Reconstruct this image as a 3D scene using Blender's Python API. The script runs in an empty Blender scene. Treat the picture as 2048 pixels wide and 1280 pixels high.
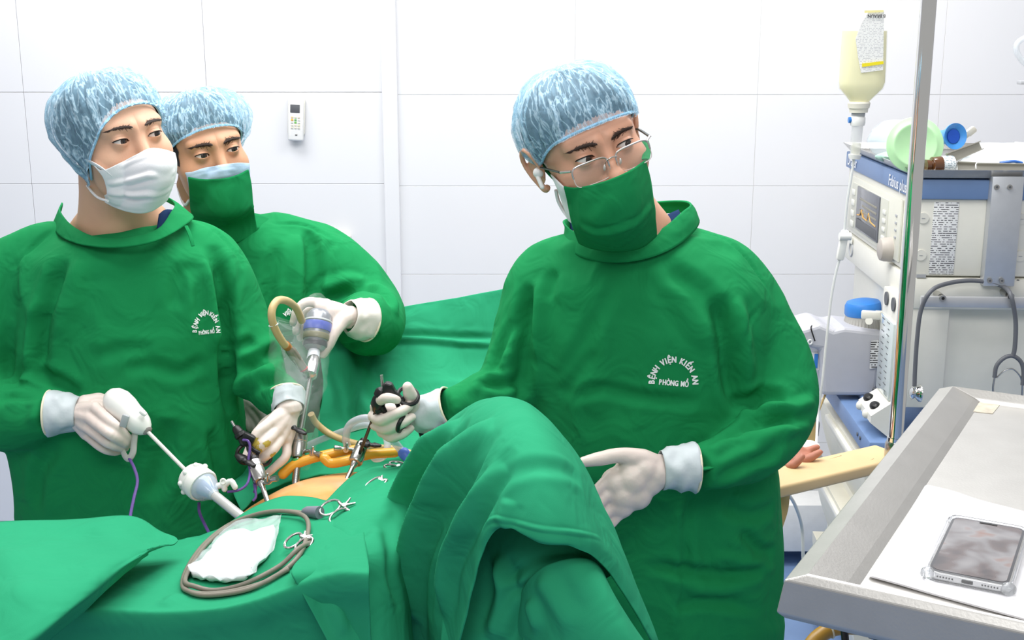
import bpy, bmesh, math, random
import numpy as np
from mathutils import Vector, Matrix
from mathutils.bvhtree import BVHTree

SC = bpy.context.scene
COL = SC.collection
RNG = np.random.default_rng(7)
# ---------------------------------------------------------------- camera
CAM_Z, PITCH, FPX = 1.76, math.radians(13.0), 2400.0
cam_d = bpy.data.cameras.new('camera')
cam = bpy.data.objects.new('camera', cam_d)
COL.objects.link(cam)
cam.location = (0, 0, CAM_Z)
cam.rotation_euler = (math.radians(90) - PITCH, 0, 0)
cam_d.sensor_width = 36.0
cam_d.lens = 36.0 * FPX / 2048.0
cam_d.clip_start = 0.05
SC.camera = cam
# ---------------------------------------------------------------- light
SC.view_settings.view_transform = 'Standard'
SC.view_settings.look = 'None'
SC.view_settings.exposure = 0.14
SC.view_settings.gamma = 1.0
SC.view_settings.use_curve_mapping = False
W = bpy.data.worlds.new('room_light')
SC.world = W
W.use_nodes = True
W.node_tree.nodes['Background'].inputs[0].default_value = (1.0, 0.995, 0.985, 1)
W.node_tree.nodes['Background'].inputs[1].default_value = 0.42

def area(name, loc, rot, sx, sy, power, col=(1, 1, 1)):
    l = bpy.data.lights.new(name, 'AREA')
    l.shape = 'RECTANGLE'; l.size = sx; l.size_y = sy; l.energy = power; l.color = col
    o = bpy.data.objects.new(name, l); COL.objects.link(o)
    o.location = loc; o.rotation_euler = rot
    return o
area('ceiling_or_fill_lamp', (-0.3, 2.0, 2.95), (0, 0, 0), 1.8, 1.2, 46)
area('ceiling_or_fill_lamp', (0.9, 3.0, 2.95), (0, 0, 0), 1.2, 0.6, 30)
area('ceiling_or_fill_lamp', (-1.2, 3.2, 2.95), (0, 0, 0), 1.2, 0.6, 28)
area('ceiling_or_fill_lamp', (0.1, -0.5, 2.95), (0, 0, 0), 1.8, 1.2, 40)  # unseen lamp behind the camera, added as frontal fill

# ---------------------------------------------------------------- helpers
def ray(px, py):
    a, b = (px - 1024.0) / FPX, (640.0 - py) / FPX
    c, s = math.cos(PITCH), math.sin(PITCH)
    return np.array([a, c + b * s, -s + b * c])
def P(px, py, Y):
    d = ray(px, py); d = d * (Y / d[1])
    return np.array([d[0], d[1], CAM_Z + d[2]])
def V3(p):
    """(px,py,Y) tuples of the survey become world points; arrays pass through"""
    if isinstance(p, tuple) and p[0] > -2000 and max(abs(p[0]), abs(p[1])) > 8: return P(*p)
    return np.array(p, dtype=float)
def px_of(v):
    v = np.atleast_2d(v); c, s = math.cos(PITCH), math.sin(PITCH)
    y, z = v[:, 1], v[:, 2] - CAM_Z
    zc = y * c - z * s; uc = y * s + z * c
    return np.stack([1024 + FPX * v[:, 0] / zc, 640 - FPX * uc / zc], 1)
def nrm(v):
    v = np.array(v, dtype=float); n = np.linalg.norm(v)
    return v / n if n > 1e-12 else v
def catmull(pts, n):
    pts = [np.array(p, dtype=float) for p in pts]
    if len(pts) < 3:
        return np.array([pts[0] + (pts[-1] - pts[0]) * t for t in np.linspace(0, 1, n * (len(pts) - 1) + 1)])
    P_ = [2 * pts[0] - pts[1]] + pts + [2 * pts[-1] - pts[-2]]
    out = []
    for i in range(1, len(P_) - 2):
        p0, p1, p2, p3 = P_[i - 1:i + 3]
        for k in range(n):
            t = k / n
            out.append(.5 * ((2 * p1) + (-p0 + p2) * t + (2 * p0 - 5 * p1 + 4 * p2 - p3) * t * t + (-p0 + 3 * p1 - 3 * p2 + p3) * t ** 3))
    out.append(pts[-1])
    return np.array(out)

class G:
    """collects shapes in world coordinates; obj() links them as one mesh"""
    def __init__(s): s.v = []; s.f = []
    def add(s, v, f):
        o = len(s.v); s.v.extend([tuple(map(float, p)) for p in v]); s.f.extend([tuple(int(i) + o for i in q) for q in f]); return s
    def tube(s, pts, r, seg=12, n=6, cap=True, flat=1.0, up=None, round_end=False):
        raw = [V3(p) for p in pts]
        rr = [r] * len(raw) if np.isscalar(r) else list(r)
        c = catmull(raw, n) if n > 1 else np.array(raw)
        R = catmull([[q] for q in rr], n)[:, 0] if n > 1 else np.array(rr, dtype=float)
        R = np.maximum(R, 1e-5)
        T = np.gradient(c, axis=0); T /= np.maximum(np.linalg.norm(T, axis=1)[:, None], 1e-12)
        u = np.array(up if up is not None else (0, 0, 1.0)); 
        if abs(np.dot(u, T[0])) > .95: u = np.array((1.0, 0, 0))
        u = nrm(u - T[0] * np.dot(u, T[0]))
        if round_end:
            ends = []
            for (pt, tg, rad, sgn) in ((c[0], T[0], R[0], -1), (c[-1], T[-1], R[-1], 1)):
                ends.append([(pt + sgn * tg * rad * math.sin(a), rad * math.cos(a)) for a in (.5, 1.0, 1.4)])
            c = np.vstack([[p for p, _ in ends[0][::-1]], c, [p for p, _ in ends[1]]])
            R = np.concatenate([[q for _, q in ends[0][::-1]], R, [q for _, q in ends[1]]])
            T = np.vstack([[T[0]] * 3, T, [T[-1]] * 3])
        ang = np.linspace(0, 2 * math.pi, seg, endpoint=False)
        vs = []
        for i in range(len(c)):
            u = u - T[i] * np.dot(u, T[i]); u = nrm(u); w = np.cross(T[i], u)
            for a in ang: vs.append(c[i] + R[i] * (math.cos(a) * u * flat + math.sin(a) * w))
        fs = []
        for i in range(len(c) - 1):
            for k in range(seg):
                k2 = (k + 1) % seg
                fs.append((i * seg + k, i * seg + k2, (i + 1) * seg + k2, (i + 1) * seg + k))
        if cap:
            fs.append(tuple(range(seg - 1, -1, -1))); b = (len(c) - 1) * seg; fs.append(tuple(range(b, b + seg)))
        return s.add(vs, fs)
    def lathe(s, prof, a, b, seg=24, cap=True):
        """prof [(t along a->b in metres or fraction, radius)]"""
        a, b = V3(a), V3(b); L = np.linalg.norm(b - a); T = (b - a) / L
        u = np.array((0, 0, 1.0)) if abs(T[2]) < .9 else np.array((1.0, 0, 0))
        u = nrm(u - T * np.dot(u, T)); w = np.cross(T, u); vs = []
        for t, r in prof:
            for k in range(seg):
                q = 2 * math.pi * k / seg; vs.append(a + T * t * L + max(r, 1e-5) * (math.cos(q) * u + math.sin(q) * w))
        fs = []
        for i in range(len(prof) - 1):
            for k in range(seg):
                k2 = (k + 1) % seg; fs.append((i * seg + k, i * seg + k2, (i + 1) * seg + k2, (i + 1) * seg + k))
        if cap:
            fs.append(tuple(range(seg - 1, -1, -1))); q = (len(prof) - 1) * seg; fs.append(tuple(range(q, q + seg)))
        return s.add(vs, fs)
    def ell(s, c, r, R=None, nu=20, nv=12):
        c = V3(c); r = np.array(r if not np.isscalar(r) else (r, r, r), dtype=float); vs = []; fs = []
        for j in range(nv + 1):
            th = math.pi * j / nv
            for i in range(nu):
                ph = 2 * math.pi * i / nu
                p = np.array((math.sin(th) * math.cos(ph), math.sin(th) * math.sin(ph), math.cos(th))) * r
                if R is not None: p = np.array(R) @ p
                vs.append(c + p)
        for j in range(nv):
            for i in range(nu):
                i2 = (i + 1) % nu; fs.append((j * nu + i, (j + 1) * nu + i, (j + 1) * nu + i2, j * nu + i2))
        return s.add(vs, fs)
    def box(s, c, size, R=None, bev=0.0, seg=2):
        bm = bmesh.new(); bmesh.ops.create_cube(bm, size=1.0)
        for v in bm.verts: v.co = Vector((v.co.x * size[0], v.co.y * size[1], v.co.z * size[2]))
        if bev > 0: bmesh.ops.bevel(bm, geom=list(bm.edges), offset=bev, segments=seg, profile=.5, affect='EDGES')
        bm.verts.index_update(); M = np.eye(3) if R is None else np.array(R)
        c = V3(c); vs = [c + M @ np.array(v.co) for v in bm.verts]; fs = [[v.index for v in f.verts] for f in bm.faces]; bm.free()
        return s.add(vs, fs)
    def prism(s, poly, n, d):
        """polygon of world points extruded by d along n"""
        poly = [V3(p) for p in poly]; n = nrm(n) * d; k = len(poly)
        vs = poly + [p + n for p in poly]
        fs = [tuple(range(k - 1, -1, -1)), tuple(range(k, 2 * k))] + [(i, (i + 1) % k, k + (i + 1) % k, k + i) for i in range(k)]
        return s.add(vs, fs)
    def torus(s, c, axis, R, r, seg=32, rs=10, arc=(0, 2 * math.pi)):
        c = V3(c); a = nrm(axis); u = np.array((0, 0, 1.0)) if abs(a[2]) < .9 else np.array((1.0, 0, 0))
        u = nrm(u - a * np.dot(u, a)); w = np.cross(a, u)
        full = abs(arc[1] - arc[0] - 2 * math.pi) < 1e-6
        n = seg if full else seg + 1; vs = []; fs = []
        for i in range(n):
            q = arc[0] + (arc[1] - arc[0]) * i / seg; d = math.cos(q) * u + math.sin(q) * w
            for k in range(rs):
                e = 2 * math.pi * k / rs; vs.append(c + d * (R + r * math.cos(e)) + a * r * math.sin(e))
        for i in range(seg):
            i2 = (i + 1) % n
            for k in range(rs):
                k2 = (k + 1) % rs; fs.append((i * rs + k, i2 * rs + k, i2 * rs + k2, i * rs + k2))
        return s.add(vs, fs)
    def obj(s, name, mat, parent=None, smooth=True, fix=True):
        o = mk(name, s.v, s.f, mat, parent, smooth, fix); return o

def world_origin(o):
    p = np.zeros(3)
    while o is not None: p += np.array(o.location); o = o.parent
    return p
def mk(name, v, f, mat, parent=None, smooth=True, fix=True, angle=40):
    me = bpy.data.meshes.new(name)
    v = np.array(v, dtype=float).reshape(-1, 3)
    if parent is not None: org = world_origin(parent); loc = np.zeros(3)
    else:
        org = np.array(((v[:, 0].min() + v[:, 0].max()) / 2, (v[:, 1].min() + v[:, 1].max()) / 2, v[:, 2].min())); loc = org
    me.from_pydata((v - org).tolist(), [], [list(map(int, q)) for q in f])
    me.validate()
    if fix:
        bm = bmesh.new(); bm.from_mesh(me); bmesh.ops.recalc_face_normals(bm, faces=bm.faces); bm.to_mesh(me); bm.free()
    if smooth:
        me.polygons.foreach_set('use_smooth', [True] * len(me.polygons))
        try: me.set_sharp_from_angle(angle=math.radians(angle))
        except Exception: pass
    if mat is not None: me.materials.append(mat)
    o = bpy.data.objects.new(name, me); COL.objects.link(o)
    o.location = loc
    if parent is not None: o.parent = parent
    return o
def thing(name, label, cat, loc=(0, 0, 0), group=None):
    o = bpy.data.objects.new(name, None); COL.objects.link(o); o.empty_display_size = .05
    o.location = tuple(V3(loc)); tag(o, label, cat, group); return o
def tag(o, label, cat, group=None):
    o['label'] = label; o['category'] = cat
    if group: o['group'] = group
    return o
def lab(o, label): o['label'] = label; return o
def struct(o): o['kind'] = 'structure'; return o
def copy_tree(o, d, parent=None):
    c = o.copy(); COL.objects.link(c); c.parent = parent
    if parent is None: c.location = Vector(o.location) + Vector(d)
    for ch in o.children: copy_tree(ch, d, c)
    return c
def rot(yaw=0, pitch=0, roll=0):
    return np.array(Matrix.Rotation(math.radians(yaw), 3, 'Z') @ Matrix.Rotation(math.radians(pitch), 3, 'X') @ Matrix.Rotation(math.radians(roll), 3, 'Y'))

# --- numpy mesh tools
def remesh(g, voxel, smooth=3):
    me = bpy.data.meshes.new('tmp'); me.from_pydata(g.v, [], g.f); me.validate()
    bm = bmesh.new(); bm.from_mesh(me); bmesh.ops.recalc_face_normals(bm, faces=bm.faces); bm.to_mesh(me); bm.free()
    o = bpy.data.objects.new('tmp', me); COL.objects.link(o)
    m = o.modifiers.new('r', 'REMESH'); m.mode = 'VOXEL'; m.voxel_size = voxel; m.adaptivity = 0
    dg = bpy.context.evaluated_depsgraph_get(); ev = o.evaluated_get(dg); em = ev.to_mesh()
    n = len(em.vertices); v = np.empty(n * 3); em.vertices.foreach_get('co', v); v = v.reshape(-1, 3)
    f = [tuple(p.vertices) for p in em.polygons]
    ev.to_mesh_clear(); bpy.data.objects.remove(o); bpy.data.meshes.remove(me)
    f = np.array([q if len(q) == 4 else (q[0], q[1], q[2], q[2]) for q in f])
    return laplace(v, f, smooth), f
def edges_of(f):
    f = np.asarray(f); e = np.vstack([f[:, [0, 1]], f[:, [1, 2]], f[:, [2, 3]], f[:, [3, 0]]]); e = e[e[:, 0] != e[:, 1]]
    return np.unique(np.sort(e, 1), axis=0)
def laplace(v, f, it, lam=.6, mask=None):
    if it <= 0: return v
    e = edges_of(f); n = len(v); deg = np.bincount(e.ravel(), minlength=n)[:, None].clip(1)
    for k in range(it):
        s = np.stack([np.bincount(e[:, 0], v[e[:, 1], a], n) + np.bincount(e[:, 1], v[e[:, 0], a], n) for a in range(3)], 1)
        d = lam * (s / deg - v)
        v = v + (d if mask is None else d * mask[:, None])
    return v
def vnormals(v, f):
    f = np.asarray(f); n = np.cross(v[f[:, 2]] - v[f[:, 0]], v[f[:, 3]] - v[f[:, 1]])
    out = np.zeros_like(v)
    for k in range(4):
        for a in range(3): out[:, a] += np.bincount(f[:, k], n[:, a], len(v))
    return out / np.maximum(np.linalg.norm(out, axis=1)[:, None], 1e-12)
def hashn(ix, iy, iz, seed):
    h = (ix * 374761393 + iy * 668265263 + iz * 2147483647 + seed * 1274126177) & 0xffffffff
    h = ((h ^ (h >> 13)) * 1274126177) & 0xffffffff
    return ((h ^ (h >> 16)) & 0xffff) / 32767.5 - 1.0
def vnoise(p, seed=0):
    p = np.asarray(p, dtype=float); i = np.floor(p).astype(np.int64); t = p - i; t = t * t * (3 - 2 * t); r = 0
    for a in (0, 1):
        for b in (0, 1):
            for c in (0, 1):
                w = (t[:, 0] if a else 1 - t[:, 0]) * (t[:, 1] if b else 1 - t[:, 1]) * (t[:, 2] if c else 1 - t[:, 2])
                r = r + w * hashn(i[:, 0] + a, i[:, 1] + b, i[:, 2] + c, seed)
    return r
def ridged(p, seed=0): return 1 - 2 * np.abs(vnoise(p, seed))
def bvh_of(v, f): return BVHTree.FromPolygons([tuple(p) for p in v], [tuple(dict.fromkeys(map(int, q))) for q in f])
def hit(bvh, px, py, default=None):
    d = ray(px, py); d = d / np.linalg.norm(d)
    h = bvh.ray_cast(Vector((0, 0, CAM_Z)), Vector(d))
    if h[0] is None: return default
    return np.array(h[0])
def seg_dist(v, poly):
    """distance to polyline and parameter 0..1 along it"""
    best = np.full(len(v), 1e9); tt = np.zeros(len(v))
    L = np.concatenate([[0], np.cumsum(np.linalg.norm(np.diff(poly, axis=0), axis=1))])
    for k in range(len(poly) - 1):
        a, b = poly[k], poly[k + 1]; ab = b - a; l2 = max(np.dot(ab, ab), 1e-12)
        t = np.clip((v - a) @ ab / l2, 0, 1); d = np.linalg.norm(v - a - t[:, None] * ab, axis=1)
        m = d < best; best[m] = d[m]; tt[m] = (L[k] + t[m] * math.sqrt(l2)) / max(L[-1], 1e-9)
    return best, tt
def crease(v, f, specs, bvh=None):
    """specs: (list of photo points or world points, width, amplitude); folds pushed along the surface normal"""
    if bvh is None: bvh = bvh_of(v, f)
    n = vnormals(v, f); disp = np.zeros(len(v))
    for pts, w, amp in specs:
        q = []
        for p in pts:
            if len(p) == 2:
                h = hit(bvh, *p)
                if h is not None: q.append(h)
            else: q.append(V3(p))
        if len(q) < 2: continue
        poly = catmull(q, 5); d, t = seg_dist(v, poly)
        taper = np.clip(np.minimum(t, 1 - t) / .18, 0, 1) ** .7
        near = d < 3.2 * w
        x = d[near] / w
        pk = np.exp(-x * x) if amp < 0 else np.exp(-x * x * .8) * .75
        disp[near] += amp * taper[near] * (pk - .30 * np.exp(-((x - 1.7) / .75) ** 2))
    return v + n * disp[:, None]
def patch(ctrl, nu=6, nv=6):
    """Catmull-Rom surface through a control grid"""
    rows = [catmull([V3(p) for p in r], nu) for r in ctrl]
    m = len(rows[0]); cols = [catmull([r[i] for r in rows], nv) for i in range(m)]
    v = np.array(cols).transpose(1, 0, 2); h, w = v.shape[:2]
    f = [(j * w + i, j * w + i + 1, (j + 1) * w + i + 1, (j + 1) * w + i) for j in range(h - 1) for i in range(w - 1)]
    return v.reshape(-1, 3), np.array(f), (h, w)
def solid(o, th, off=-1):
    m = o.modifiers.new('thickness', 'SOLIDIFY'); m.thickness = th; m.offset = off; return o

# ---------------------------------------------------------------- materials
def lin(c):
    return tuple((x / 255 / 12.92 if x / 255 <= .04045 else ((x / 255 + .055) / 1.055) ** 2.4) for x in c) + (1,)
MATS = {}
def M(name, rgb, rough=.5, metal=0.0, var=.04, scale=40, bump=0.0, bscale=200, coat=0.0, trans=0.0, alpha=1.0, sheen=0.0, sss=0.0, spec=.5, ior=1.45, aniso=0, sub=None):
    if name in MATS: return MATS[name]
    m = bpy.data.materials.new(name); m.use_nodes = True; nt = m.node_tree; b = nt.nodes['Principled BSDF']
    b.inputs['Roughness'].default_value = rough; b.inputs['Metallic'].default_value = metal
    b.inputs['Specular IOR Level'].default_value = spec; b.inputs['IOR'].default_value = ior
    if coat: b.inputs['Coat Weight'].default_value = coat; b.inputs['Coat Roughness'].default_value = .08
    if trans: b.inputs['Transmission Weight'].default_value = trans
    if alpha < 1: b.inputs['Alpha'].default_value = alpha
    if sheen: b.inputs['Sheen Weight'].default_value = sheen; b.inputs['Sheen Roughness'].default_value = .5
    if sss:
        b.inputs['Subsurface Weight'].default_value = sss; b.inputs['Subsurface Radius'].default_value = sub or (.012, .005, .003); b.inputs['Subsurface Scale'].default_value = .5
    tc = nt.nodes.new('ShaderNodeTexCoord'); no = nt.nodes.new('ShaderNodeTexNoise'); no.inputs['Scale'].default_value = scale; no.inputs['Detail'].default_value = 3
    nt.links.new(tc.outputs['Object'], no.inputs['Vector'])
    mx = nt.nodes.new('ShaderNodeMix'); mx.data_type = 'RGBA'
    c = lin(rgb); k = 1 - var * 2.2
    mx.inputs[6].default_value = (c[0] * k, c[1] * k, c[2] * k, 1); mx.inputs[7].default_value = tuple(min(1, x * (1 + var)) for x in c[:3]) + (1,)
    nt.links.new(no.outputs['Fac'], mx.inputs[0]); nt.links.new(mx.outputs[2], b.inputs['Base Color'])
    if bump:
        n2 = nt.nodes.new('ShaderNodeTexNoise'); n2.inputs['Scale'].default_value = bscale; n2.inputs['Detail'].default_value = 4
        nt.links.new(tc.outputs['Object'], n2.inputs['Vector'])
        bp = nt.nodes.new('ShaderNodeBump'); bp.inputs['Strength'].default_value = bump; bp.inputs['Distance'].default_value = .002
        nt.links.new(n2.outputs['Fac'], bp.inputs['Height']); nt.links.new(bp.outputs['Normal'], b.inputs['Normal'])
    MATS[name] = m; return m
def cloth(name, rgb, wr=1.0):
    """woven cotton: soft crumple relief, fine weave, slight unevenness of dye"""
    m = M(name, rgb, rough=.88, var=.05, scale=9, spec=.12); nt = m.node_tree; b = nt.nodes['Principled BSDF']
    tc = nt.nodes['Texture Coordinate']
    n1 = nt.nodes.new('ShaderNodeTexNoise'); n1.inputs['Scale'].default_value = 14; n1.inputs['Detail'].default_value = 2; n1.inputs['Distortion'].default_value = 1.2
    n2 = nt.nodes.new('ShaderNodeTexNoise'); n2.inputs['Scale'].default_value = 900; n2.inputs['Detail'].default_value = 1
    for n in (n1, n2): nt.links.new(tc.outputs['Object'], n.inputs['Vector'])
    b1 = nt.nodes.new('ShaderNodeBump'); b1.inputs['Strength'].default_value = .55 * wr; b1.inputs['Distance'].default_value = .012
    b2 = nt.nodes.new('ShaderNodeBump'); b2.inputs['Strength'].default_value = .18; b2.inputs['Distance'].default_value = .0006
    nt.links.new(n1.outputs['Fac'], b1.inputs['Height']); nt.links.new(n2.outputs['Fac'], b2.inputs['Height'])
    nt.links.new(b1.outputs['Normal'], b2.inputs['Normal']); nt.links.new(b2.outputs['Normal'], b.inputs['Normal'])
    return m
GOWN = cloth('gown_green_cotton', (25, 132, 76))
DRAPE = cloth('drape_green_cotton', (42, 149, 107), .7)
NAVY = cloth('navy_scrub_cotton', (24, 48, 84))
SKIN = M('skin', (224, 176, 146), rough=.5, var=.06, scale=22, bump=.12, bscale=420, sss=.12)
SKIN_B = M('skin_tanned', (210, 158, 124), rough=.48, var=.06, scale=22, bump=.12, bscale=420, sss=.12)
SKIN_R = M('skin_ruddy', (220, 166, 138), rough=.46, var=.07, scale=22, bump=.12, bscale=420, sss=.12)
IODINE = M('iodine_stained_skin', (222, 160, 92), rough=.36, var=.10, scale=9, bump=.1, bscale=260, sss=.08)
GLOVE = M('latex_glove', (222, 207, 199), rough=.42, var=.03, scale=30, bump=.2, bscale=160, sss=.06)
CUFF = M('latex_cuff', (196, 204, 208), rough=.45, var=.04, scale=30, bump=.35, bscale=70)
CREAM = M('latex_bead', (238, 226, 200), rough=.45)
STEEL = M('brushed_steel', (184, 183, 180), rough=.24, metal=1, var=.06, scale=60, bump=.05, bscale=500)
CHROME = M('chrome', (228, 228, 226), rough=.07, metal=1, var=.01)
TRAYST = M('tray_steel', (186, 184, 180), rough=.42, metal=.8, var=.05, scale=25, bump=.08, bscale=300)
BLACK = M('black_plastic', (22, 22, 24), rough=.38)
HAIR = M('black_hair', (24, 20, 20), rough=.55, var=.2, scale=200)
WHITEP = M('white_plastic', (238, 238, 236), rough=.35)
IVORY = M('ivory_plastic', (232, 230, 220), rough=.45, var=.02)
GREYP = M('grey_plastic', (176, 178, 182), rough=.45)
DGREY = M('dark_grey_plastic', (90, 92, 96), rough=.5)
BLUEP = M('blue_enamel', (112, 140, 184), rough=.42, var=.03)
PAPER = M('white_paper', (244, 243, 246), rough=.8, var=.01)
INK = M('ink', (50, 50, 52), rough=.8)
# ================================================================ the room
WALL = M('wall_tile_glaze', (229, 229, 232), rough=.28, var=.015, scale=3)
GROUT = M('grout', (214, 213, 210), rough=.9)
FLOORM = M('floor_vinyl', (122, 150, 192), rough=.4, var=.06, scale=14)
WY = 4.0
g = G(); g.box((0, WY + .0522, 1.5), (7.6, .1, 3.0)); wall = struct(g.obj('wall_back', GROUT, smooth=False))
def tile_mesh(w, h):
    g = G(); g.box((0, 0, 0), (w - .0014, .010, h - .0014), bev=.0005, seg=1)
    o = mk('tile', g.v, g.f, WALL, None, False); me = o.data; bpy.data.objects.remove(o); 
    c = np.array([v.co for v in me.vertices]); mid = (c.max(0) + c.min(0)) / 2
    for v in me.vertices: v.co = v.co - Vector(mid)
    return me
t_me = tile_mesh(.6, .3)
worg = world_origin(wall)
for k in range(-6, 6):
    for j in range(10):
        o = bpy.data.objects.new('tile', t_me); COL.objects.link(o); o.parent = wall
        x0 = -.40 + k * .6 + .3 if k < 0 else -.395 + k * .6 + .3
        o.location = Vector((x0, WY + .0055 + (.0 if k >= 0 else -.003), .095 + j * .3 + .15 + (0 if k >= 0 else .008))) - Vector(worg)
# flush corner strip between the two tiled fields
g = G(); g.box((-.40, WY - .004, 1.5), (.05, .024, 3.0), bev=.003); o = g.obj('trim_1', WALL, smooth=False); struct(o)
g = G(); g.box((0, WY - .012, .03), (7.6, .02, .06), bev=.004); struct(g.obj('baseboard_back', BLUEP, smooth=False))
g = G(); g.box((0, 1.2, -.02), (7.6, 7.4, .04)); struct(g.obj('floor', FLOORM, smooth=False))

# remote control in its wall holder
yR = WY - .012
def wp(px, py, off=0): return P(px, py, yR - off)
c = wp(592, 240, .012); sc = 4.0 / FPX
r = thing('remote_control', 'small white air conditioner remote control hanging on the tiled wall', 'remote', tuple(c - np.array((0, 0, .07))))
Rr = rot(0, 0, 3)
g = G(); g.box(c, (.05, .018, .135), Rr, .006, 3); body = g.obj('body', WHITEP, r)
g = G(); g.box(c + Rr @ np.array((-.002, -.0095, .037)), (.031, .002, .026), Rr, .0008); g.obj('display', DGREY, r)
g = G(); g.box(c + np.array((.0, .012, .012)), (.056, .012, .12), Rr, .004); g.obj('holder', IVORY, r)
bc = [(226, 200, 150), (205, 214, 190), (226, 210, 190), (238, 180, 70), (110, 176, 110), (212, 212, 206), (208, 208, 204), (112, 180, 90), (212, 212, 206), (214, 208, 196), (222, 206, 190), (220, 214, 180), (210, 206, 190), (214, 208, 190), (208, 204, 190)]
for i in range(15):
    rr, cc = divmod(i, 3)
    g = G(); g.box(c + Rr @ np.array((-.011 + cc * .011, -.0098, .009 - rr * .0085)), (.0075, .003, .0055), Rr, .001)
    g.obj('button', M('remote_key_%d' % i, bc[i], var=.01), r)
g = G(); g.box(c + Rr @ np.array((0.003, -.0096, -.048)), (.007, .001, .003), Rr); g.obj('maker_mark', INK, r)
# small white cable cover on the wall behind the assistant
g = G(); g.box(P(680, 473, WY - .02), (.075, .02, .012), bev=.003); tag(g.obj('cable_cover', IVORY), 'short cream cable cover on the wall above the masked assistant shoulder', 'cover')

# ================================================================ steel tray with paper and phone
ZT = 1.25
def onz(px, py, z):
    d = ray(px, py); k = (z - CAM_Z) / d[2]; return np.array((d[0] * k, d[1] * k, z))
A = onz(1612, 1150, ZT); B = onz(1905, 772, ZT)
ud = nrm(B - A); vd = np.array((ud[1], -ud[0], 0.0))   # depth dir, right dir
LT, WT = np.linalg.norm(B - A), .46
def tp(u, v, z=0.0): return A + ud * u + vd * v + np.array((0, 0, z))
tray = thing('instrument_trolley', 'brushed steel instrument trolley tray with sloped rim in the right foreground', 'trolley', tuple(tp(LT / 2, WT / 2) * np.array((1, 1, 0))))
g = G(); rim = .045; e = .012
# floor of the tray, sunk below a sloping rim, folded sheet with thickness
ring = [(0, 0), (LT, 0), (LT, WT), (0, WT)]
def ins(d, z, e=None):
    e = d if e is None else e      # d: inset of the long sides, e: inset of the near and far ends
    return [tp(e, d, z), tp(LT - e, d, z), tp(LT - e, WT - d, z), tp(e, WT - d, z)]
loops = [ins(-.018, -.05, -.002), ins(-.026, -.044, -.006), ins(-.020, -.008, -.005), ins(0, 0), ins(.004, .0, .003), ins(.034, -.012, .008), ins(.044, -.0165, .014), ins(.05, -.0165, .03)]
vs = [p for l in loops for p in l]; fs = []
for i in range(len(loops) - 1):
    for k in range(4): fs.append((i * 4 + k, i * 4 + (k + 1) % 4, (i + 1) * 4 + (k + 1) % 4, (i + 1) * 4 + k))
b = (len(loops) - 1) * 4; fs.append((b, b + 1, b + 2, b + 3)); fs.append((3, 2, 1, 0))
o = mk('tray', vs, fs, TRAYST, tray, False); 
md = o.modifiers.new('bev', 'BEVEL'); md.width = .003; md.segments = 2; md.limit_method = 'ANGLE'
for (u, v) in ((.10, .12), (LT - .08, .08), (LT - .08, WT - .08), (.10, WT - .08)):
    g = G(); p = tp(u, v, -.05); g.tube([p, p * np.array((1, 1, 0)) + np.array((0, 0, .05))], .0125, 14, 1); g.obj('leg', CHROME, tray)
    g = G(); q = p * np.array((1, 1, 0)) + np.array((0, 0, .03)); g.tube([q - vd * .012, q + vd * .012], .03, 18, 1); g.obj('caster', DGREY, tray)
# remains of tape at the far corner
g = G(); zt = ZT - .0163
cs = [onz(1936, 795, zt), onz(2008, 800, zt), onz(1985, 828, zt), onz(1932, 822, zt)]
TAPE = M('tape_residue', (206, 196, 176), rough=.25, var=.25, scale=60)
g.prism(cs, (0, 0, 1), .0006); tag(g.obj('tape_residue', TAPE, smooth=False), 'torn shiny tape residue stuck in the far corner of the steel tray', 'tape')
# sheets of paper
zp = ZT - .016
pc = [onz(1737, 1156, zp), onz(1850, 975, zp), onz(2120, 1045, zp), onz(2060, 1245, zp)]
for s_ in range(3):
    off = np.array((.001 * s_, -.0012 * s_, 0))
    ctrl = []
    for j in range(5):
        row = []
        for i in range(6):
            a, b_ = i / 5, j / 4
            p = (pc[0] * (1 - a) + pc[3] * a) * (1 - b_) + (pc[1] * (1 - a) + pc[2] * a) * b_ + off
            lift = .008 * max(0, b_ - .55) * max(0, 1 - abs(a - .12) * 4) + .004 * max(0, .25 - b_) * (1 if a < .25 else .3)
            row.append(p + np.array((0, 0, .0008 + s_ * .0009 + lift)))
        ctrl.append(row)
    v, f, _ = patch(ctrl, 4, 4); o = mk('paper_sheet', v, f, PAPER); solid(o, .0004)
    tag(o, ['lowest sheet of blank paper under the phone on the tray', 'middle sheet of blank paper under the phone on the tray', 'top sheet of blank white paper lying directly under the phone'][s_], 'paper', 'blank paper sheets on the steel tray')
# phone in clear bumper case
zf = ZT - .0118
c0, c1, c2 = onz(1852, 1156, zf), onz(1893, 1020, zf), onz(2013, 1188, zf)
ax, ay = nrm(c2 - c0), nrm(c1 - c0); ay = nrm(ay - ax * np.dot(ax, ay)); az = np.cross(ax, ay)
if az[2] < 0: az = -az
pw, pl = .0775, .158; pc_ = c0 + ax * pw / 2 + ay * pl / 2; Rp = np.stack([ax, ay, az], 1)
ph = thing('smartphone', 'smartphone in a clear bumper case lying face up on white paper', 'phone', tuple(pc_ - np.array((0, 0, .001))))
def rr_slab(c, w, l, h, r, R, n=6):
    pts = []
    for (sx, sy, a0) in ((1, 1, 0), (-1, 1, 90), (-1, -1, 180), (1, -1, 270)):
        for k in range(n + 1):
            a = math.radians(a0 + 90 * k / n); pts.append(((w / 2 - r) * sx + r * math.cos(a), (l / 2 - r) * sy + r * math.sin(a)))
    return [c + R @ np.array((x, y, -h / 2)) for x, y in pts]
PHBODY = M('phone_silver_frame', (214, 212, 210), rough=.25, metal=.6)
CLEAR = M('clear_plastic', (246, 248, 250), rough=.06, trans=.92, var=.0, ior=1.38)
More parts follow.
